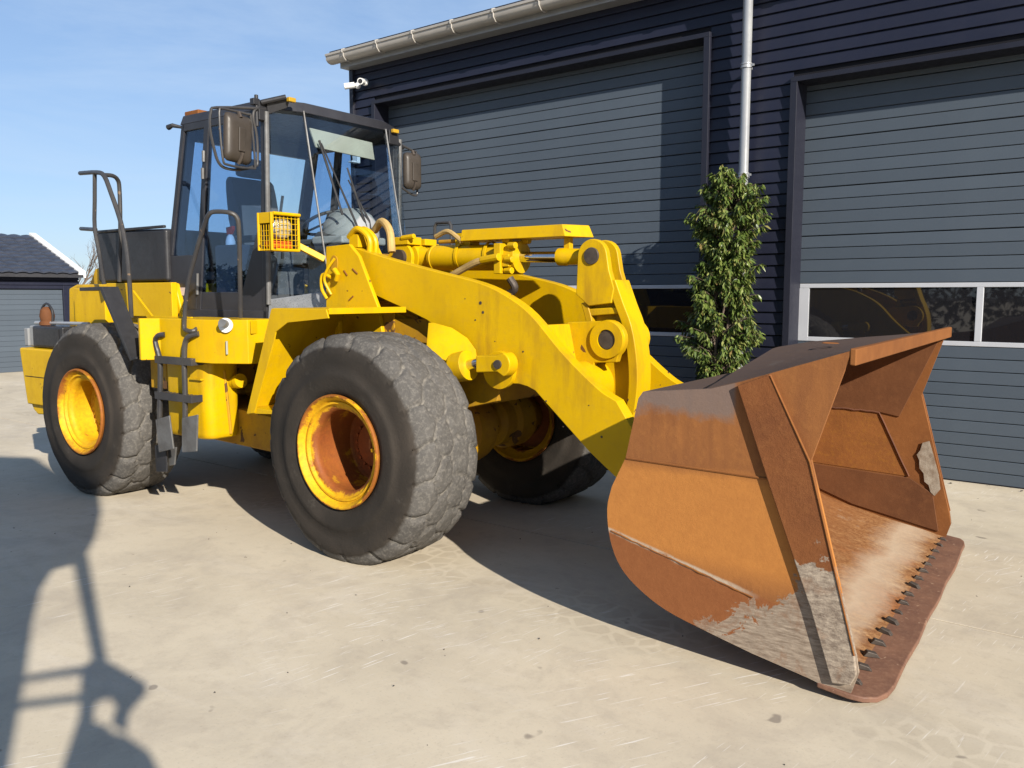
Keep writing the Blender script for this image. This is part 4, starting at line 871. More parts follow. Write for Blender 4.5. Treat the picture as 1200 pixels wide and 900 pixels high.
# lip strip over the opening
ls = MB(); ls.add([(3.285, BY0 - .004, 1.500), (3.285, BY1 + .004, 1.500), (3.285, BY1 + .004, 1.572), (3.285, BY0 - .004, 1.572), (3.312, BY0 - .004, 1.497), (3.312, BY1 + .004, 1.497), (3.312, BY1 + .004, 1.569), (3.312, BY0 - .004, 1.569)], [(0, 1, 2, 3), (4, 7, 6, 5), (0, 4, 5, 1), (1, 5, 6, 2), (2, 6, 7, 3), (3, 7, 4, 0)])
ls.build('top_lip', M['rust_plain'], bucket, bev=.006)
MB().lathe([(.030, 0), (.038, .004), (.046, .0)], (3.0, -.55, 1.545), 'z', 24).build('lifting_hole_ring', M['rust_plain'], bucket)
# cutting edge, rounded corners, with its row of bolts
ce = MB(); cy0, cy1 = BY0 - .012, BY1 + .05
xy = [(3.20, cy0 + .01), (3.34, cy0), (3.40, cy0 + .015), (3.45, cy0 + .06), (3.478, cy0 + .14), (3.488, cy0 + .25)] + [(3.488 + .004 * math.sin(q * 9) - .006 * (q > 1.2), q) for q in np.linspace(cy0 + .4, cy1 - .3, 16)] + [(3.48, cy1 - .15), (3.465, cy1 - .06), (3.44, cy1 - .015), (3.30, cy1), (3.12, cy1)]
nn_ = len(xy); v = [(x, y, .012 + (3.5 - x) * .10) for x, y in xy] + [(x, y, .040 + (3.5 - x) * .10) for x, y in xy]
ce.add(v, [tuple(range(nn_ - 1, -1, -1)), tuple(range(nn_, 2 * nn_))] + [(i, (i + 1) % nn_, (i + 1) % nn_ + nn_, i + nn_) for i in range(nn_)])
cut = ce.build('cutting_edge', M['edge'], bucket, bev=.008)
b0 = None
for i in range(17):
    y = BY0 + .12 + i * (BY1 - BY0 - .24) / 16; 
    if b0 is None: b0 = MB().prism([(-.045, 0), (.03, 0), (.012, .020), (-.028, .026)], -.016, .016).build('bolt_head', M['bolt'], cut, bev=.004); o = b0
    else: o = twin(b0)
    o.location = (3.345, y, .055); o.rotation_euler = (0, R(6), rnd.uniform(-.6, .6)); s_ = rnd.uniform(.7, 1.15); o.scale = (s_, s_, s_)
# ridge of caked soil along the floor bend, hinge ears at the back
er = MB()
for s, yy in ((-1, -.62), (-1, -.36), (1, .36), (1, .62)): er.prism([(2.05, .30), (2.25, .30), (2.22, 1.0), (2.14, .72), (2.02, .52)], yy - .025, yy + .025)
for yy in (-.09, .09): er.prism([(2.0, .90), (2.08, 1.06), (2.36, 1.34), (2.28, 1.0)], yy - .022, yy + .022)
er.build('hinge_ear', M['rust_plain'], bucket, bev=.006)
_a = R(2.0); _p = Vector((3.29, BY0, 0)); bucket.rotation_euler = (0, 0, _a); bucket.location = _p - Matrix.Rotation(_a, 3, 'Z') @ _p   # the loader stands slightly articulated

# ---- rear body: hood, tank, platform, counterweight
MB().prism([(-4.5, 1.28), (-2.5, 1.28), (-2.5, 1.62), (-2.6, 1.90), (-4.3, 1.90), (-4.45, 1.86)], -.80, .80).build('engine_hood', Y, LD, bev=.02)
MB().prism([(-4.45, 1.88), (-4.30, 2.06), (-4.12, 2.09), (-3.95, 2.07), (-3.92, 1.88)], -.60, .60).build('hood_top', Y, LD, bev=.02)
MB().box((-4.12, -.92, 1.48), (-3.55, -.801, 1.86)).build('hood_side_panel', Y, LD, bev=.01)
MB().box((-3.62, -.86, 1.60), (-2.55, -.80, 1.905)).build('side_panel', Y, LD, bev=.008)
bb = MB(); bb.prism([(-3.90, 1.915), (-2.72, 1.915), (-2.72, 2.38), (-3.88, 2.41)], -.79, .79); bbo = bb.build('radiator_cowl', BK, LD, bev=.03)
MB().box((-3.92, -.805, 2.385), (-2.72, -.775, 2.41)).build('cowl_rim', BK, bbo, bev=.008)
cw = MB(); cw.add([(-4.98, -.75, .72), (-4.72, -1.14, .70), (-4.1, -1.14, .70), (-4.1, 1.14, .70), (-4.72, 1.14, .70), (-4.98, .75, .72), (-5.04, -.75, 1.26), (-4.78, -1.16, 1.27), (-4.1, -1.16, 1.27), (-4.1, 1.16, 1.27), (-4.78, 1.16, 1.27), (-5.04, .75, 1.26)],
    [(5, 4, 3, 2, 1, 0), (6, 7, 8, 9, 10, 11), (0, 1, 7, 6), (1, 2, 8, 7), (2, 3, 9, 8), (3, 4, 10, 9), (4, 5, 11, 10), (5, 0, 6, 11)])
cwo = cw.build('counterweight', Y, LD, bev=.02)
MB().prism([(-4.73, .702), (-4.2, .702), (-4.25, .62), (-4.60, .60), (-4.68, .64)], -1.10, 1.10).build('counterweight_foot', Y, cwo, bev=.015)
MB().box((-4.70, -1.153, .985), (-4.1, -1.149, .992)).build('seam', M['dark_gap'], cwo)
bt = MB().box((-4.62, -1.10, 1.275), (-4.02, -.55, 1.49)).build('battery_box', BK, LD, bev=.02)
MB().box((-4.54, -1.108, 1.30), (-4.08, -1.10, 1.465)).build('box_lid', BK, bt, bev=.004); MB().box((-4.79, -1.05, 1.275), (-4.625, -.6, 1.49)).build('rear_lamp', M['grey'], bt, bev=.02)
MB().box((-4.01, -.98, 1.29), (-3.86, -.55, 1.42)).build('side_box', M['grey'], LD, bev=.015)
MB().tube([(-4.75, -1.0, 1.515), (-3.7, -1.0, 1.525)], .016, 8).build('hand_bar', M['galv'], LD)
bc_ = MB(); bc_.lathe([(0, 0), (.075, 0), (.075, .03), (.06, .04), (.07, .09), (.06, .15), (.03, .18), (0, .185)], (-4.50, -1.0, 1.495), 'z', 18); bcn = bc_.build('beacon', M['rust_dark'], LD, bev=.004)
MB().tube([(-4.60, -1.0, 1.50), (-4.61, -1.0, 1.64), (-4.50, -1.0, 1.71), (-4.39, -1.0, 1.64), (-4.40, -1.0, 1.50)], .012, 8, smooth=4).build('beacon_cage', BK, bcn)
MB().box((-4.90, -1.05, 1.28), (-4.82, -.9, 1.46)).build('tail_light', M['grey'], LD, bev=.01)
# rear fenders
for s in (-1, 1):
    a, b, c = at(93, 341, -1.34), at(117, 340, -1.34), at(152, 423, -1.34)
    pr = [a, b, c, (c[0] + .10, c[1] + .02), (c[0] + .09, c[1] + .04), (c[0] + .018, c[1] + .02), (b[0] + .03, b[1] + .03), (a[0], a[1] + .03)]
    y0, y1 = sorted((s * 1.34, s * 1.19)); MB().prism(pr, y0, y1).build('rear_fender', BK, LD, bev=.004)
    pr = [(b[0] + .12, b[1] - .0), (b[0] + .40, 1.62), (c[0] + .55, 1.62), (c[0] + .52, c[1] + .02), (c[0] + .20, c[1] + .02)]; y0, y1 = sorted((s * 1.12, s * 1.10)); MB().prism(pr, y0, y1).build('fender_cheek', Y, LD, bev=.003)
# platform boxes: polygon in plan
def plan(name, pts, z0, z1, mat, bev=.008, s=1):
    n = len(pts); m = MB().add([(x, y * s, z0) for x, y in pts] + [(x, y * s, z1) for x, y in pts], [tuple(range(n)), tuple(range(2 * n - 1, n - 1, -1))] + [(i, (i + 1) % n, (i + 1) % n + n, i + n) for i in range(n)])
    return m.build(name, mat, LD, bev=bev)
xs_ = [at(163, 374, -1.40)[0], at(187, 374, -1.28)[0], at(246, 375, -1.28)[0], at(296, 375, -1.02)[0]]
for s in (1, -1):
    pf = plan('step_platform', [(xs_[0] - .04, -.80), (xs_[0] - .04, -1.39), (xs_[0], -1.40), (xs_[1], -1.28), (xs_[2], -1.28), (xs_[2] + .25, -1.13), (xs_[2] + .27, -.80)], 1.275, 1.61, Y, s=s)
    plan('step_platform_nose', [(xs_[2] + .20, -.80), (xs_[2] + .272, -1.12), (xs_[3], -1.02), (xs_[3], -.80)], 1.50, 1.609, Y, s=s)
    if s == 1:
        q = at(263, 381, -1.22); c_ = Vector((xs_[2] + .12, -1.225, q[1] + .0))
        d_ = Vector((.25, -.15 * -1, 0)).normalized(); nrm = Vector((.15, -.25, 0)).normalized()
        MB().tube([c_ + nrm * .0, c_ + nrm * .012], .055, 24).build('filler_plate', M['white'], pf); MB().tube([c_ + nrm * .01 + Vector((0, 0, .01)), c_ + nrm * .07 + Vector((0, 0, .02))], .030, 18).build('filler_cap', M['steel'], pf)
        e = c_ - Vector((0, 0, .17)); MB().tube([e + nrm * .001 + Vector((0, 0, -.05)), e + nrm * .001 + Vector((0, 0, .05))], .008, 6).build('sight_slot', M['cream'], pf)
# fuel tank with rounded corners
def rrect(x0, x1, y0, y1, r, n=6):
    o = []
    for cx, cy, a in ((x1 - r, y1 - r, 0), (x0 + r, y1 - r, 90), (x0 + r, y0 + r, 180), (x1 - r, y0 + r, 270)):
        for k in range(n + 1): o.append((cx + r * math.cos(R(a + 90 * k / n)), cy + r * math.sin(R(a + 90 * k / n))))
    return o
pts = rrect(-2.15, -1.55, -1.22, -.90, .09); n = len(pts); lay = [(.66, .90), (.675, .97), (.70, 1.0), (1.26, 1.0)]
cx, cy = -1.85, -1.06; v = [((x - cx) * (1 - (1 - s_) * .6) + cx, (y - cy) * s_ + cy, q) for q, s_ in lay for x, y in pts]; f = [tuple(range(n)), tuple(range(4 * n - 1, 3 * n - 1, -1))]
for k in range(3): f += [(k * n + i, k * n + (i + 1) % n, (k + 1) * n + (i + 1) % n, (k + 1) * n + i) for i in range(n)]
tank = MB().add(v, f).build('fuel_tank', Y, LD, ang=50)
MB().tube([(-1.548, -1.02, .69), (-1.552, -1.06, 1.20)], .013, 8).build('tank_seam', YD, tank)
MB().tube([(-1.56, -.98, 1.10), (-1.49, -.98, 1.11), (-1.489, -.98, 1.11), (-1.45, -.98, 1.12)], [.05, .05, .058, .058], 20).build('tank_cap', Y, tank)
MB().box((-1.75, -1.24, 1.13), (-1.60, -1.15, 1.145)).build('tank_bracket', Y, tank, bev=.003)
MB().box((-2.40, -1.18, 1.02), (-2.16, -.9, 1.26)).build('grille_box', YD, LD, bev=.01)
# boarding ladder
ld = MB(); q3 = lambda a, b, y=-1.31: (at(a, b, y)[0], y, at(a, b, y)[1])
ld.tube([q3(193, 392, -1.285), q3(186, 393), q3(182, 400), q3(187, 420), q3(188, 440), q3(187, 498)], .021, 10, smooth=3)
ld.tube([q3(233, 391, -1.285), q3(222, 394), q3(217, 402), q3(216, 425), q3(217, 460), q3(217, 498)], .021, 10, smooth=3)
lad = ld.build('boarding_ladder', M['tube'], LD)
for b_ in (421, 463):
    a, c = at(181, b_, -1.33), at(224, b_ + 1, -1.33); m = MB().box((a[0], -1.33, a[1] - .03), (c[0], -1.31, a[1] + .03)); m.box((a[0] + .02, -1.31, a[1] - .03), (a[0] + .04, -1.08, a[1] + .025)); m.box((c[0] - .04, -1.31, a[1] - .03), (c[0] - .02, -1.08, a[1] + .025))
    for k in range(7): m.box((a[0] + .05 + k * (c[0] - a[0] - .1) / 7, -1.309, a[1] + .0), (a[0] + .075 + k * (c[0] - a[0] - .1) / 7, -1.08, a[1] + .02))
    for k in range(4): m.box((a[0] + .04, -1.28 + k * .055, a[1] + .004), (c[0] - .04, -1.262 + k * .055, a[1] + .016))
    m.build('step', M['rust_plain'] if False else M['tube'], lad, bev=.002)
for pp, y in (((182, 492, 198, 487, 203, 526, 186, 530), -1.33), ((213, 490, 231, 486, 230, 529, 213, 530), -1.34)):
    pr = [at(pp[i], pp[i + 1], y) for i in (0, 2, 4, 6)]; MB().prism(pr, y, y + .014).build('rubber_strap', M['steel'], lad, bev=.003)
MB().prism([at(a, b, -1.26) for a, b in ((181, 522), (194, 522), (195, 553), (183, 553))], -1.26, -1.245).build('rubber_strap', BK, lad, bev=.003)
MB().prism([at(a, b, -1.22) for a, b in ((196, 524), (206, 524), (204, 545), (198, 546))], -1.22, -1.205).build('rubber_strap', M['steel'], lad, bev=.003)
# handrails
hr = MB(); hr.tube([q3(231, 385, -1.27), q3(226, 388), q3(219, 387), q3(216, 380), q3(220, 335), q3(230, 295), q3(239, 265), q3(245, 251), q3(253, 248, -1.28), q3(268, 249, -1.24), q3(277, 254, -1.20), q3(280, 268, -1.18), q3(281, 310, -1.14), q3(282, 372, -1.08)], .017, 10, smooth=4)
hr.build('handrail', M['tube'], LD)
hr = MB(); hr.tube([q3(94, 203, -.98), q3(113, 202, -1.10), q3(122, 206, -1.14), q3(130, 226, -1.14), q3(140, 255, -1.14), q3(147, 285, -1.14), q3(151, 320, -1.14), q3(154, 372, -1.12)], .020, 10, smooth=3)
hr.tube([q3(122, 205, -1.13), q3(132, 206, -1.05), q3(138, 211, -.99), q3(140, 222, -.97), q3(141, 262, -.97), q3(140, 330, -.97)], .018, 10, smooth=3)
hr.tube([q3(111, 204, -1.09), q3(111, 235, -1.09), q3(111, 267, -1.09), q3(116, 295, -1.09), q3(122, 333, -1.06)], .018, 10, smooth=3)
hr.tube([q3(95, 268, -.98), q3(112, 269, -1.09)], .018, 10)
hr.build('handrail', M['tube'], LD)

# ---- cab
CABY = .75; A1 = (-1.36, 3.26); A0 = (-1.40, 1.60); F1 = (-1.24, 3.29); F0 = (-.93, 1.62); FY1, FY0 = .46, .46
RR1, RR0, RM = (-2.475, 3.25), (-2.885, 1.62), (-2.755, 2.14)
cab = MB()
roof_pts = [(RR1[0] - .02, -CABY - .0), (A1[0], -CABY), (F1[0] + .01, -FY1), (F1[0] + .01, FY1), (A1[0], CABY), (RR1[0] - .02, CABY)]
n = 6; cab.add([(x, y, 3.25) for x, y in roof_pts] + [(x * .99 - .02, y * .96, 3.33) for x, y in roof_pts], [tuple(range(n)), tuple(range(2 * n - 1, n - 1, -1))] + [(i, (i + 1) % n, (i + 1) % n + n, i + n) for i in range(n)])
fl_pts = [(RR0[0], -CABY), (A0[0], -CABY), (F0[0], -FY0), (F0[0], FY0), (A0[0], CABY), (RR0[0], CABY)]
cab.add([(x, y, 1.59) for x, y in fl_pts] + [(x, y, 1.67) for x, y in fl_pts], [tuple(range(n)), tuple(range(2 * n - 1, n - 1, -1))] + [(i, (i + 1) % n, (i + 1) % n + n, i + n) for i in range(n)])
def lerp2(a, b, t): return (a[0] + (b[0] - a[0]) * t, a[1] + (b[1] - a[1]) * t)
for s in (-1, 1):
    y0, y1 = sorted((s * CABY, s * (CABY - .05)))
    cab.prism([RR1, (RR1[0] + .05, 3.25), (RM[0] + .06, RM[1]), (RM[0], RM[1])], y0, y1)                 # rear post
    cab.prism([(RM[0] + .0, RM[1]), (-2.30, RM[1]), (-2.36, 1.67), (RR0[0], 1.67)], y0, y1)              # panel under the rear window
    cab.prism([(-2.155, 3.2), (-2.09, 3.2), (-2.24, 2.14), (-2.30, 1.66), (-2.36, 1.66), (-2.31, 2.14)], y0, y1)   # middle post
    cab.prism([(RR1[0] + .02, 3.25), (A1[0], 3.25), (A1[0] + .003, 3.19), (RR1[0], 3.19)], y0, y1)            # roof rail
    cab.prism([(A1[0] - .05, 3.25), A1, A0, (A0[0] - .05, 1.60)], y0, y1)                                   # front post
    cab.prism([(-2.32, 1.82), (-1.72, 1.82), (-1.45, 2.42), (A0[0] - .03, 2.75), (A0[0] - .02, 1.66), (-2.34, 1.66)], *sorted((s * (CABY - .006), s * (CABY - .04))))  # lower door panel, rising to the front post
cab.prism([RR1, RR0, (RR0[0] + .05, 1.62), (RR1[0] + .05, 3.25)], CABY - .051, CABY - .12); cab.prism([RR1, RR0, (RR0[0] + .05, 1.62), (RR1[0] + .05, 3.25)], -CABY + .051, -CABY + .12)
cab.prism([RM, RR0, (RR0[0] + .05, 1.62), (RM[0] + .05, 2.14)], -CABY + .121, CABY - .121)
cab.box((RR1[0] + .0, -CABY + .121, 3.12), (RR1[0] + .06, CABY - .121, 3.249))
cabo = cab.build('cab', M['cab_paint'], LD, bev=.006)
cf = MB()   # slim grey front posts and sill at the corner glass
for s in (-1, 1):
    cf.tube([(A1[0] + .03, s * CABY, 3.22), (A0[0] + .03, s * CABY, 1.72)], .020, 10)
cf.build('front_post', M['steel'], cabo)
def quad(name, mat, pts, th, par): return MB().plate(pts, th).build(name, mat, par)
g0z = 1.80
def onl(a, b, z): t = (z - a[1]) / (b[1] - a[1]); return a[0] + (b[0] - a[0]) * t
for s in (-1, 1):
    quad('corner_window', M['glass'], [(onl(A1, A0, 3.22) + .03, s * (CABY - .02), 3.22), (onl(F1, F0, 3.22), s * FY1, 3.22), (onl(F1, F0, g0z), s * FY0, g0z), (onl(A1, A0, g0z) + .03, s * (CABY - .02), g0z)], .006, cabo)
    quad('rear_side_window', M['glass_dark'], [(RR1[0] + .03, s * (CABY - .02), 3.2), (-2.13, s * (CABY - .02), 3.2), (-2.28, s * (CABY - .02), 2.13), (RM[0] + .03, s * (CABY - .02), 2.13)], .006, cabo)
    quad('door_window', M['glass_dark'], [(-2.12, s * (CABY - .018), 3.2), (A1[0] - .03, s * (CABY - .018), 3.2), (A0[0] - .03, s * (CABY - .018), 1.80), (-2.31, s * (CABY - .018), 1.80)], .006, cabo)
    sill = MB(); sill.plate([(A0[0] + .01, s * (CABY - .01), 1.60), (F0[0] + .01, s * (FY0 + .01), 1.66), (onl(F1, F0, g0z) + .012, s * (FY0 + .01), g0z + .03), (onl(A1, A0, g0z) + .02, s * (CABY - .01), g0z - .04)], .03); sill.build('corner_sill', M['silver'], cabo, bev=.006)
quad('windscreen', M['glass'], [(onl(F1, F0, 3.22), -FY1, 3.22), (onl(F1, F0, 3.22), FY1, 3.22), (onl(F1, F0, 1.85), FY0, 1.85), (onl(F1, F0, 1.85), -FY0, 1.85)], .006, cabo)
quad('rear_window', M['glass'], [(RR1[0] + .03, -CABY + .12, 3.12), (RR1[0] + .03, CABY - .12, 3.12), (RM[0] + .03, CABY - .12, 2.16), (RM[0] + .03, -CABY + .12, 2.16)], .006, cabo)
wt = MB()
for s in (-1, 1): wt.tube([(onl(F1, F0, 3.26) + .004, s * (FY1 + .004), 3.26), (onl(F1, F0, 1.8) + .004, s * (FY0 + .004), 1.8)], .008, 8)
wt.build('glass_seal', M['steel'], cabo)
MB().box((F0[0] - .02, -FY0, 1.62), (F0[0] + .0, FY0, 1.86)).build('front_sill', BK, cabo, bev=.004)
# visor, wipers, dash, wheel, seat
quad('sun_visor', M['cream'], [(onl(F1, F0, 3.14) - .03, -.40, 3.14), (onl(F1, F0, 3.14) - .03, .30, 3.12), (onl(F1, F0, 2.99) - .03, .30, 2.97), (onl(F1, F0, 2.99) - .03, -.36, 2.99)], .012, cabo)
wp = MB()
for ya, yb, za in ((-.08, -.34, 3.02), (.02, -.10, 2.75)):
    wp.tube([(onl(F1, F0, 2.0) + .04, .05 + ya * .4, 2.02), (onl(F1, F0, 2.4) + .03, (ya + yb) / 2 + .1, 2.42), (onl(F1, F0, za) + .02, yb, za)], [.013, .006], 6)
wp.tube([(onl(F1, F0, 3.02) + .018, -.36, 3.04), (onl(F1, F0, 2.45) + .018, -.22, 2.45)], .010, 6); wp.tube([(onl(F1, F0, 2.2) + .03, .16, 1.95), (onl(F1, F0, 2.4) + .03, .02, 2.38), (onl(F1, F0, 2.8) + .02, -.10, 2.85)], [.016, .007], 6)
wp.build('wiper', BK, cabo)
ds = MB(); ds.prism([(-1.55, 1.67), (-1.08, 1.67), (-1.12, 2.22), (-1.20, 2.30), (-1.42, 2.34), (-1.55, 2.20)], -.20, .26); dash = ds.build('dashboard', M['rubber_hose'], cabo, bev=.03)
dc = MB(); dc.lathe([(0, .26), (.10, .25), (.18, .20), (.235, .12), (.25, .02), (.24, -.02)], (-1.27, .06, 2.28), 'z', 32); dc.box((-1.46, -.22, 2.22), (-1.08, .30, 2.29)); dc.build('dash_cover', M['grey'], cabo, bev=.02)
sw = MB(); c_ = Vector((-1.52, 0, 2.42)); tv = Vector((-.45, 0, .89)); u1 = Vector((0, 1, 0)); u2 = tv.cross(u1).normalized()
pp = [c_ + (u1 * math.cos(k * math.pi / 12) + u2 * math.sin(k * math.pi / 12)) * .20 for k in range(25)]; sw.tube(pp, .014, 8, cap=False); sw.tube([c_, c_ - tv * .35], .03, 10)
for k in (0, 8, 16): sw.tube([c_, pp[k]], .010, 6)
sw.build('steering_wheel', BK, cabo)
se = MB(); se.prism(c2([(-2.45, 2.05), (-1.95, 2.05), (-1.90, 2.12), (-1.95, 2.20), (-2.40, 2.18)], 3), -.26, .26); se.prism(c2([(-2.48, 2.14), (-2.34, 2.16), (-2.42, 2.5), (-2.50, 2.84), (-2.60, 2.84), (-2.58, 2.5)], 3), -.24, .24); se.prism(c2([(-2.52, 2.88), (-2.46, 2.92), (-2.50, 3.05), (-2.60, 3.04), (-2.60, 2.90)], 3), -.13, .13)
se.box((-2.4, -.18, 1.67), (-2.02, .18, 2.05)); se.box((-2.35, -.38, 2.26), (-1.95, -.30, 2.32)); se.box((-2.35, .30, 2.26), (-1.95, .38, 2.32)); seat = se.build('seat', M['seat'], cabo, bev=.02)
cn = MB(); cn.box((-2.2, -.66, 1.67), (-1.85, -.42, 2.22)); cn.box((-1.75, -.66, 1.67), (-1.55, -.5, 2.12)); cn.build('side_console', M['seat'], cabo, bev=.02)
MB().tube([(-1.62, -.40, 2.1), (-1.60, -.42, 2.5), (-1.57, -.42, 2.62)], [.012, .012], 8).build('control_lever', BK, cabo)
MB().box((-1.7, -.30, 2.86), (-1.5, .0, 3.1)).build('monitor_box', BK, cabo, bev=.02) if False else None
# hinges, label strip, roof corner lamps, vent box
for z_ in (3.0, 2.86): MB().tube([(-2.125 - (3.2 - z_) * .14, -CABY - .012, z_), (-2.13 - (3.2 - z_) * .14, -CABY - .012, z_ - .09)], .014, 8).build('door_hinge', M['steel'], cabo)
MB().tube([(-2.305, -CABY - .010, 1.98), (-2.32, -CABY - .010, 1.80)], .013, 8).build('door_hinge', M['steel'], cabo)
MB().box((-2.68, -CABY - .004, 1.79), (-2.46, -CABY, 1.86)).build('label_plate', worn('faded_label', (.55, .50, .48), (.45, .28, .26), bmp=0), cabo, bev=.002)
MB().box((-2.50, -.70, 3.31), (-2.30, -.50, 3.37)).build('roof_vent', M['rust_plain'], cabo, bev=.01)
MB().tube([(-2.50, -.72, 3.235), (-2.56, -.78, 3.25), (-2.62, -.78, 3.24)], [.012, .025], 8).build('rear_lamp_stub', BK, cabo)
mb_ = MB(); mb_.box((-1.40, -.82, 3.15), (-1.33, -.74, 3.29)); mb_.tube([(-1.36, -.82, 3.10), (-1.36, -.82, 3.34)], .016, 8); mb_.box((-1.39, -.86, 3.26), (-1.34, -.80, 3.31)); mb_.plate([(-1.32, -.76, 3.31), (-1.20, -.62, 3.33), (-1.24, -.62, 3.26), (-1.33, -.74, 3.20)], .02); mb_.tube([(-1.33, -.80, 3.28), (-1.20, -.66, 3.33)], .022, 8)
mb_.build('mirror_mount', BK, cabo, bev=.005); MB().box((-1.20, -.66, 3.295), (-1.165, -.59, 3.33)).build('marker_lamp', worn('amber_lens', (.45, .27, .02), (.36, .22, .02), (.2, .3), bmp=0), cabo, bev=.006)
mb_ = MB(); mb_.box((-1.30, .50, 3.14), (-1.22, .62, 3.26)); mb_.tube([(-1.28, .58, 3.22), (-1.32, .70, 3.18), (-1.36, .82, 3.16)], .022, 8); mb_.build('mirror_mount', BK, cabo, bev=.005); MB().box((-1.215, .515, 3.235), (-1.18, .585, 3.268)).build('marker_lamp', worn('amber_lens', (.45, .27, .02), (.36, .22, .02), (.2, .3), bmp=0), cabo, bev=.006)
# mirrors
MX = -1.34
def yx(a, b, x=MX): y, z_ = atx(a, b, x); return (x, y, z_)
mf = MB(); mf.tube([yx(311, 128), yx(300, 127), yx(254, 126), yx(247, 131), yx(246, 150), yx(251, 175), yx(256, 190), yx(264, 197), yx(280, 199), yx(298, 195), yx(302, 190), yx(301, 160), yx(297, 140), yx(298, 130), yx(303, 126)], .011, 8, smooth=3)
mfo = mf.build('mirror_frame', M['tube'], cabo)
def mirror(cx_, cz_, w_, h_, name='mirror'):
    m = MB(); pts = rrect(-w_ / 2, w_ / 2, -h_ / 2, h_ / 2, .045, 5); k = len(pts)
    L_ = [(0.0, .95), (.012, 1.0), (.035, .97), (.055, .80), (.060, .60)]
    v = [(x0_, y * s_, z * s_) for x0_, s_ in L_ for y, z in pts]; f = [tuple(range(k - 1, -1, -1)), tuple(range(4 * k, 5 * k))]
    for a in range(4): f += [(a * k + i, a * k + (i + 1) % k, (a + 1) * k + (i + 1) % k, (a + 1) * k + i) for i in range(k)]
    o = m.add(v, f).build(name, M['plastic'], cabo, ang=50); o.location = (MX + .015, cx_, cz_)
    MB().box((.058, -.03, -h_ * .28), (.072, .03, h_ * .22)).build('mirror_ridge', M['plastic'], o, bev=.006); MB().tube([(.03, 0, -h_ * .52), (.06, 0, -h_ * .42), (.075, 0, -h_ * .30)], .014, 8).build('clamp', M['bolt'], o); MB().tube([(.03, 0, h_ * .54), (.05, 0, h_ * .42)], .016, 8).build('clamp', M['bolt'], o)
    MB().box((-.004, -w_ * .44, -h_ * .45), (-.0, w_ * .44, h_ * .45)).build('mirror_glass', M['mirror_glass'], o)
    return o
ya, za = atx(275, 163, MX); y1_, z1_ = atx(258, 132, MX); y2_, z2_ = atx(295, 194, MX)
mr = mirror(ya, za, (y2_ - y1_) * .96, (z1_ - z2_) * 1.02); mr.rotation_euler = (R(-3), 0, R(6))
mfo2 = MB(); pl_ = [(MX, y1_ - .0, z1_ - .02)]
lp = [(MX + .035, ya + (a) * (y2_ - y1_) * .60, za + b * (z1_ - z2_) * .58) for a, b in ((-.75, .98), (.6, .95), (.80, .8), (.95, -.8), (.75, -1), (-.55, -1), (-.85, -.75), (-.95, .8), (-.75, .98))]
mfo2.tube(lp, .009, 8, smooth=4, cap=False); mfo2.build('mirror_hoop', M['tube'], mfo)
mf = MB(); mf.tube([yx(462, 166), yx(470, 170), yx(484, 177), yx(488, 182), yx(489, 222), yx(486, 229), yx(474, 222), yx(470, 214), yx(470, 172)], .011, 8, smooth=3); mf.build('mirror_frame', M['tube'], cabo)
ya, za = atx(480, 201, MX); y1_, z1_ = atx(471, 178, MX); y2_, z2_ = atx(489, 224, MX)
mr2 = mirror(ya, za, (y2_ - y1_) * .98, (z1_ - z2_) * 1.0); mr2.rotation_euler = (0, 0, R(-8))
# work lamp in its yellow cage, on an arm from the tower
lm = MB(); X0, X1, Y0, Y1, Z0, Z1 = -1.08, -.93, -1.05, -.80, 2.125, 2.405
lm.tube([(X0 + .12, Y1 + .02, 2.17), (-.85, -.62, 2.07)], .032, 4)
lm.box((X0, Y0, Z1 - .012), (X1 + .03, Y1, Z1)); lm.box((X0, Y0, Z0), (X1 + .0, Y1, Z0 + .012)); lm.box((X0, Y1 - .004, Z0), (X1, Y1 + .008, Z1))
for y in (Y0, Y1): lm.tube([(X1, y, Z0), (X1, y, Z1)], .012, 8)
lm.tube([(X1, Y0, Z0 + .006), (X1, Y1, Z0 + .006)], .012, 8); lm.tube([(X1 + .02, Y0, Z1 - .01), (X1 + .02, Y1, Z1 - .01)], .014, 8); lm.tube([(X0, Y0, Z0), (X0, Y0, Z1)], .012, 8)
lm.box((X0, Y0 - .004, Z0 + .20), (X1 + .02, Y0 + .006, Z1)); 
lamp = lm.build('lamp_guard', Y, LD, bev=.003)
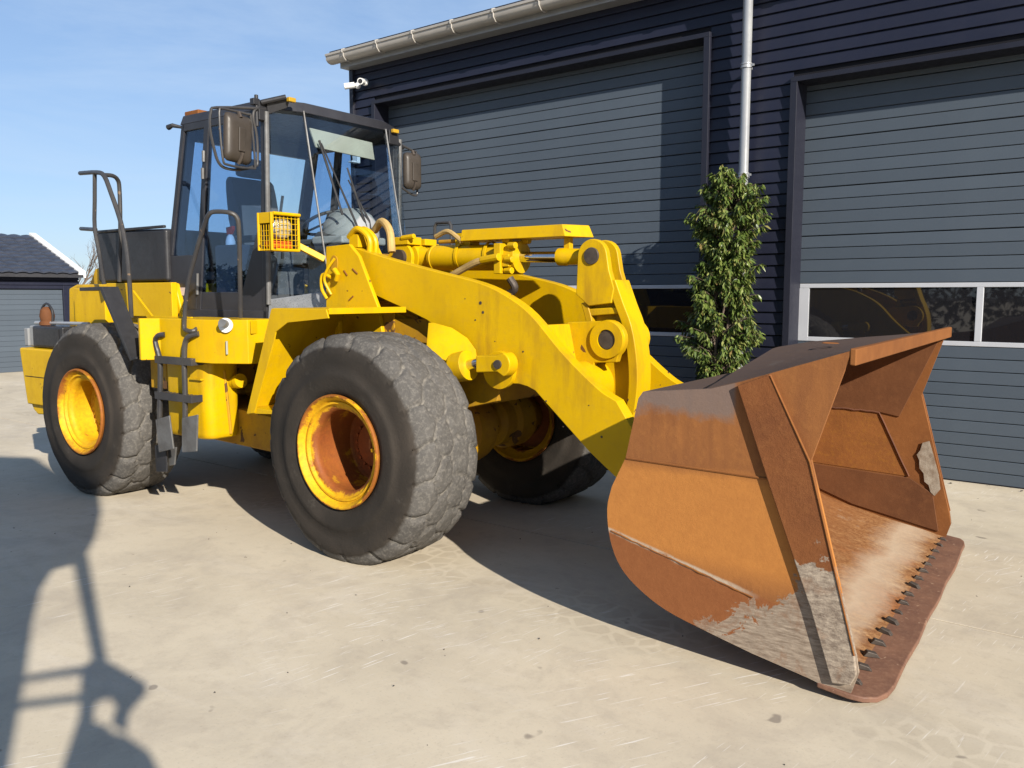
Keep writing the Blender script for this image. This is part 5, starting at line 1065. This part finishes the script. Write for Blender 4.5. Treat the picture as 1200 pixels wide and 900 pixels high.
MB().box((X0 - .01, Y0 + .008, Z0 + .008), (X0 + .004, Y1 - .008, Z1 - .01)).build('back_plate', BK, lamp); MB().box((X0 + .005, Y1 - .012, Z0 + .012), (X1 - .005, Y1 - .005, Z1 - .013)).build('inner_plate', BK, lamp)
gw_ = MB()
for k in range(1, 7): q = Y0 + (Y1 - Y0) * k / 7; gw_.tube([(X1 + .008, q, Z0), (X1 + .008, q, Z1)], .0027, 5)
for k in range(1, 7): q = Z0 + (Z1 - Z0) * k / 7; gw_.tube([(X1 + .008, Y0, q), (X1 + .008, Y1, q)], .0027, 5); 
for k in range(1, 5): q = Z0 + .18 * k / 5; gw_.tube([(X0, Y0, q), (X1, Y0, q)], .0027, 5); q = X0 + (X1 - X0) * k / 5; gw_.tube([(q, Y0, Z0), (q, Y0, Z0 + .19)], .0027, 5)
gw_.build('wire_grid', Y, lamp)
MB().lathe([(0, .055), (.05, .05), (.085, .03), (.092, 0), (.06, -.05), (0, -.06)], (X1 - .075, (Y0 + Y1) / 2 + .01, Z0 + .175), 'x', 28).build('headlamp', M['silver'], lamp)
MB().lathe([(0, .062), (.05, .057), (.082, .036)], (X1 - .073, (Y0 + Y1) / 2 + .01, Z0 + .175), 'x', 28).build('lens', worn('frosted_lens', (.42, .37, .25), (.22, .19, .13), (.05, .15), bmp=.6, bscale=60), lamp)
MB().box((X0 + .03, Y0 + .03, Z0 + .02), (X1 - .03, Y1 - .03, Z0 + .075)).build('indicator', M['orange'], lamp, bev=.01)
# bottle standing in the cab
bo = thing('spray_bottle', 'white spray bottle with a red head standing behind the cab door glass', 'bottle', LO + (-2.05) * lx + (-.60) * ly + Vector((0, 0, 2.13)), LROT)
MB().lathe([(0, 0), (.04, 0), (.042, .01), (.042, .12), (.03, .16), (.015, .18), (0, .18)], (0, 0, 0), 'z', 16).build('bottle_body', M['white'], bo); MB().prism([(-.03, .18), (.02, .18), (.05, .22), (.05, .25), (-.04, .24)], -.015, .015).build('spray_head', M['red'], bo, bev=.004)
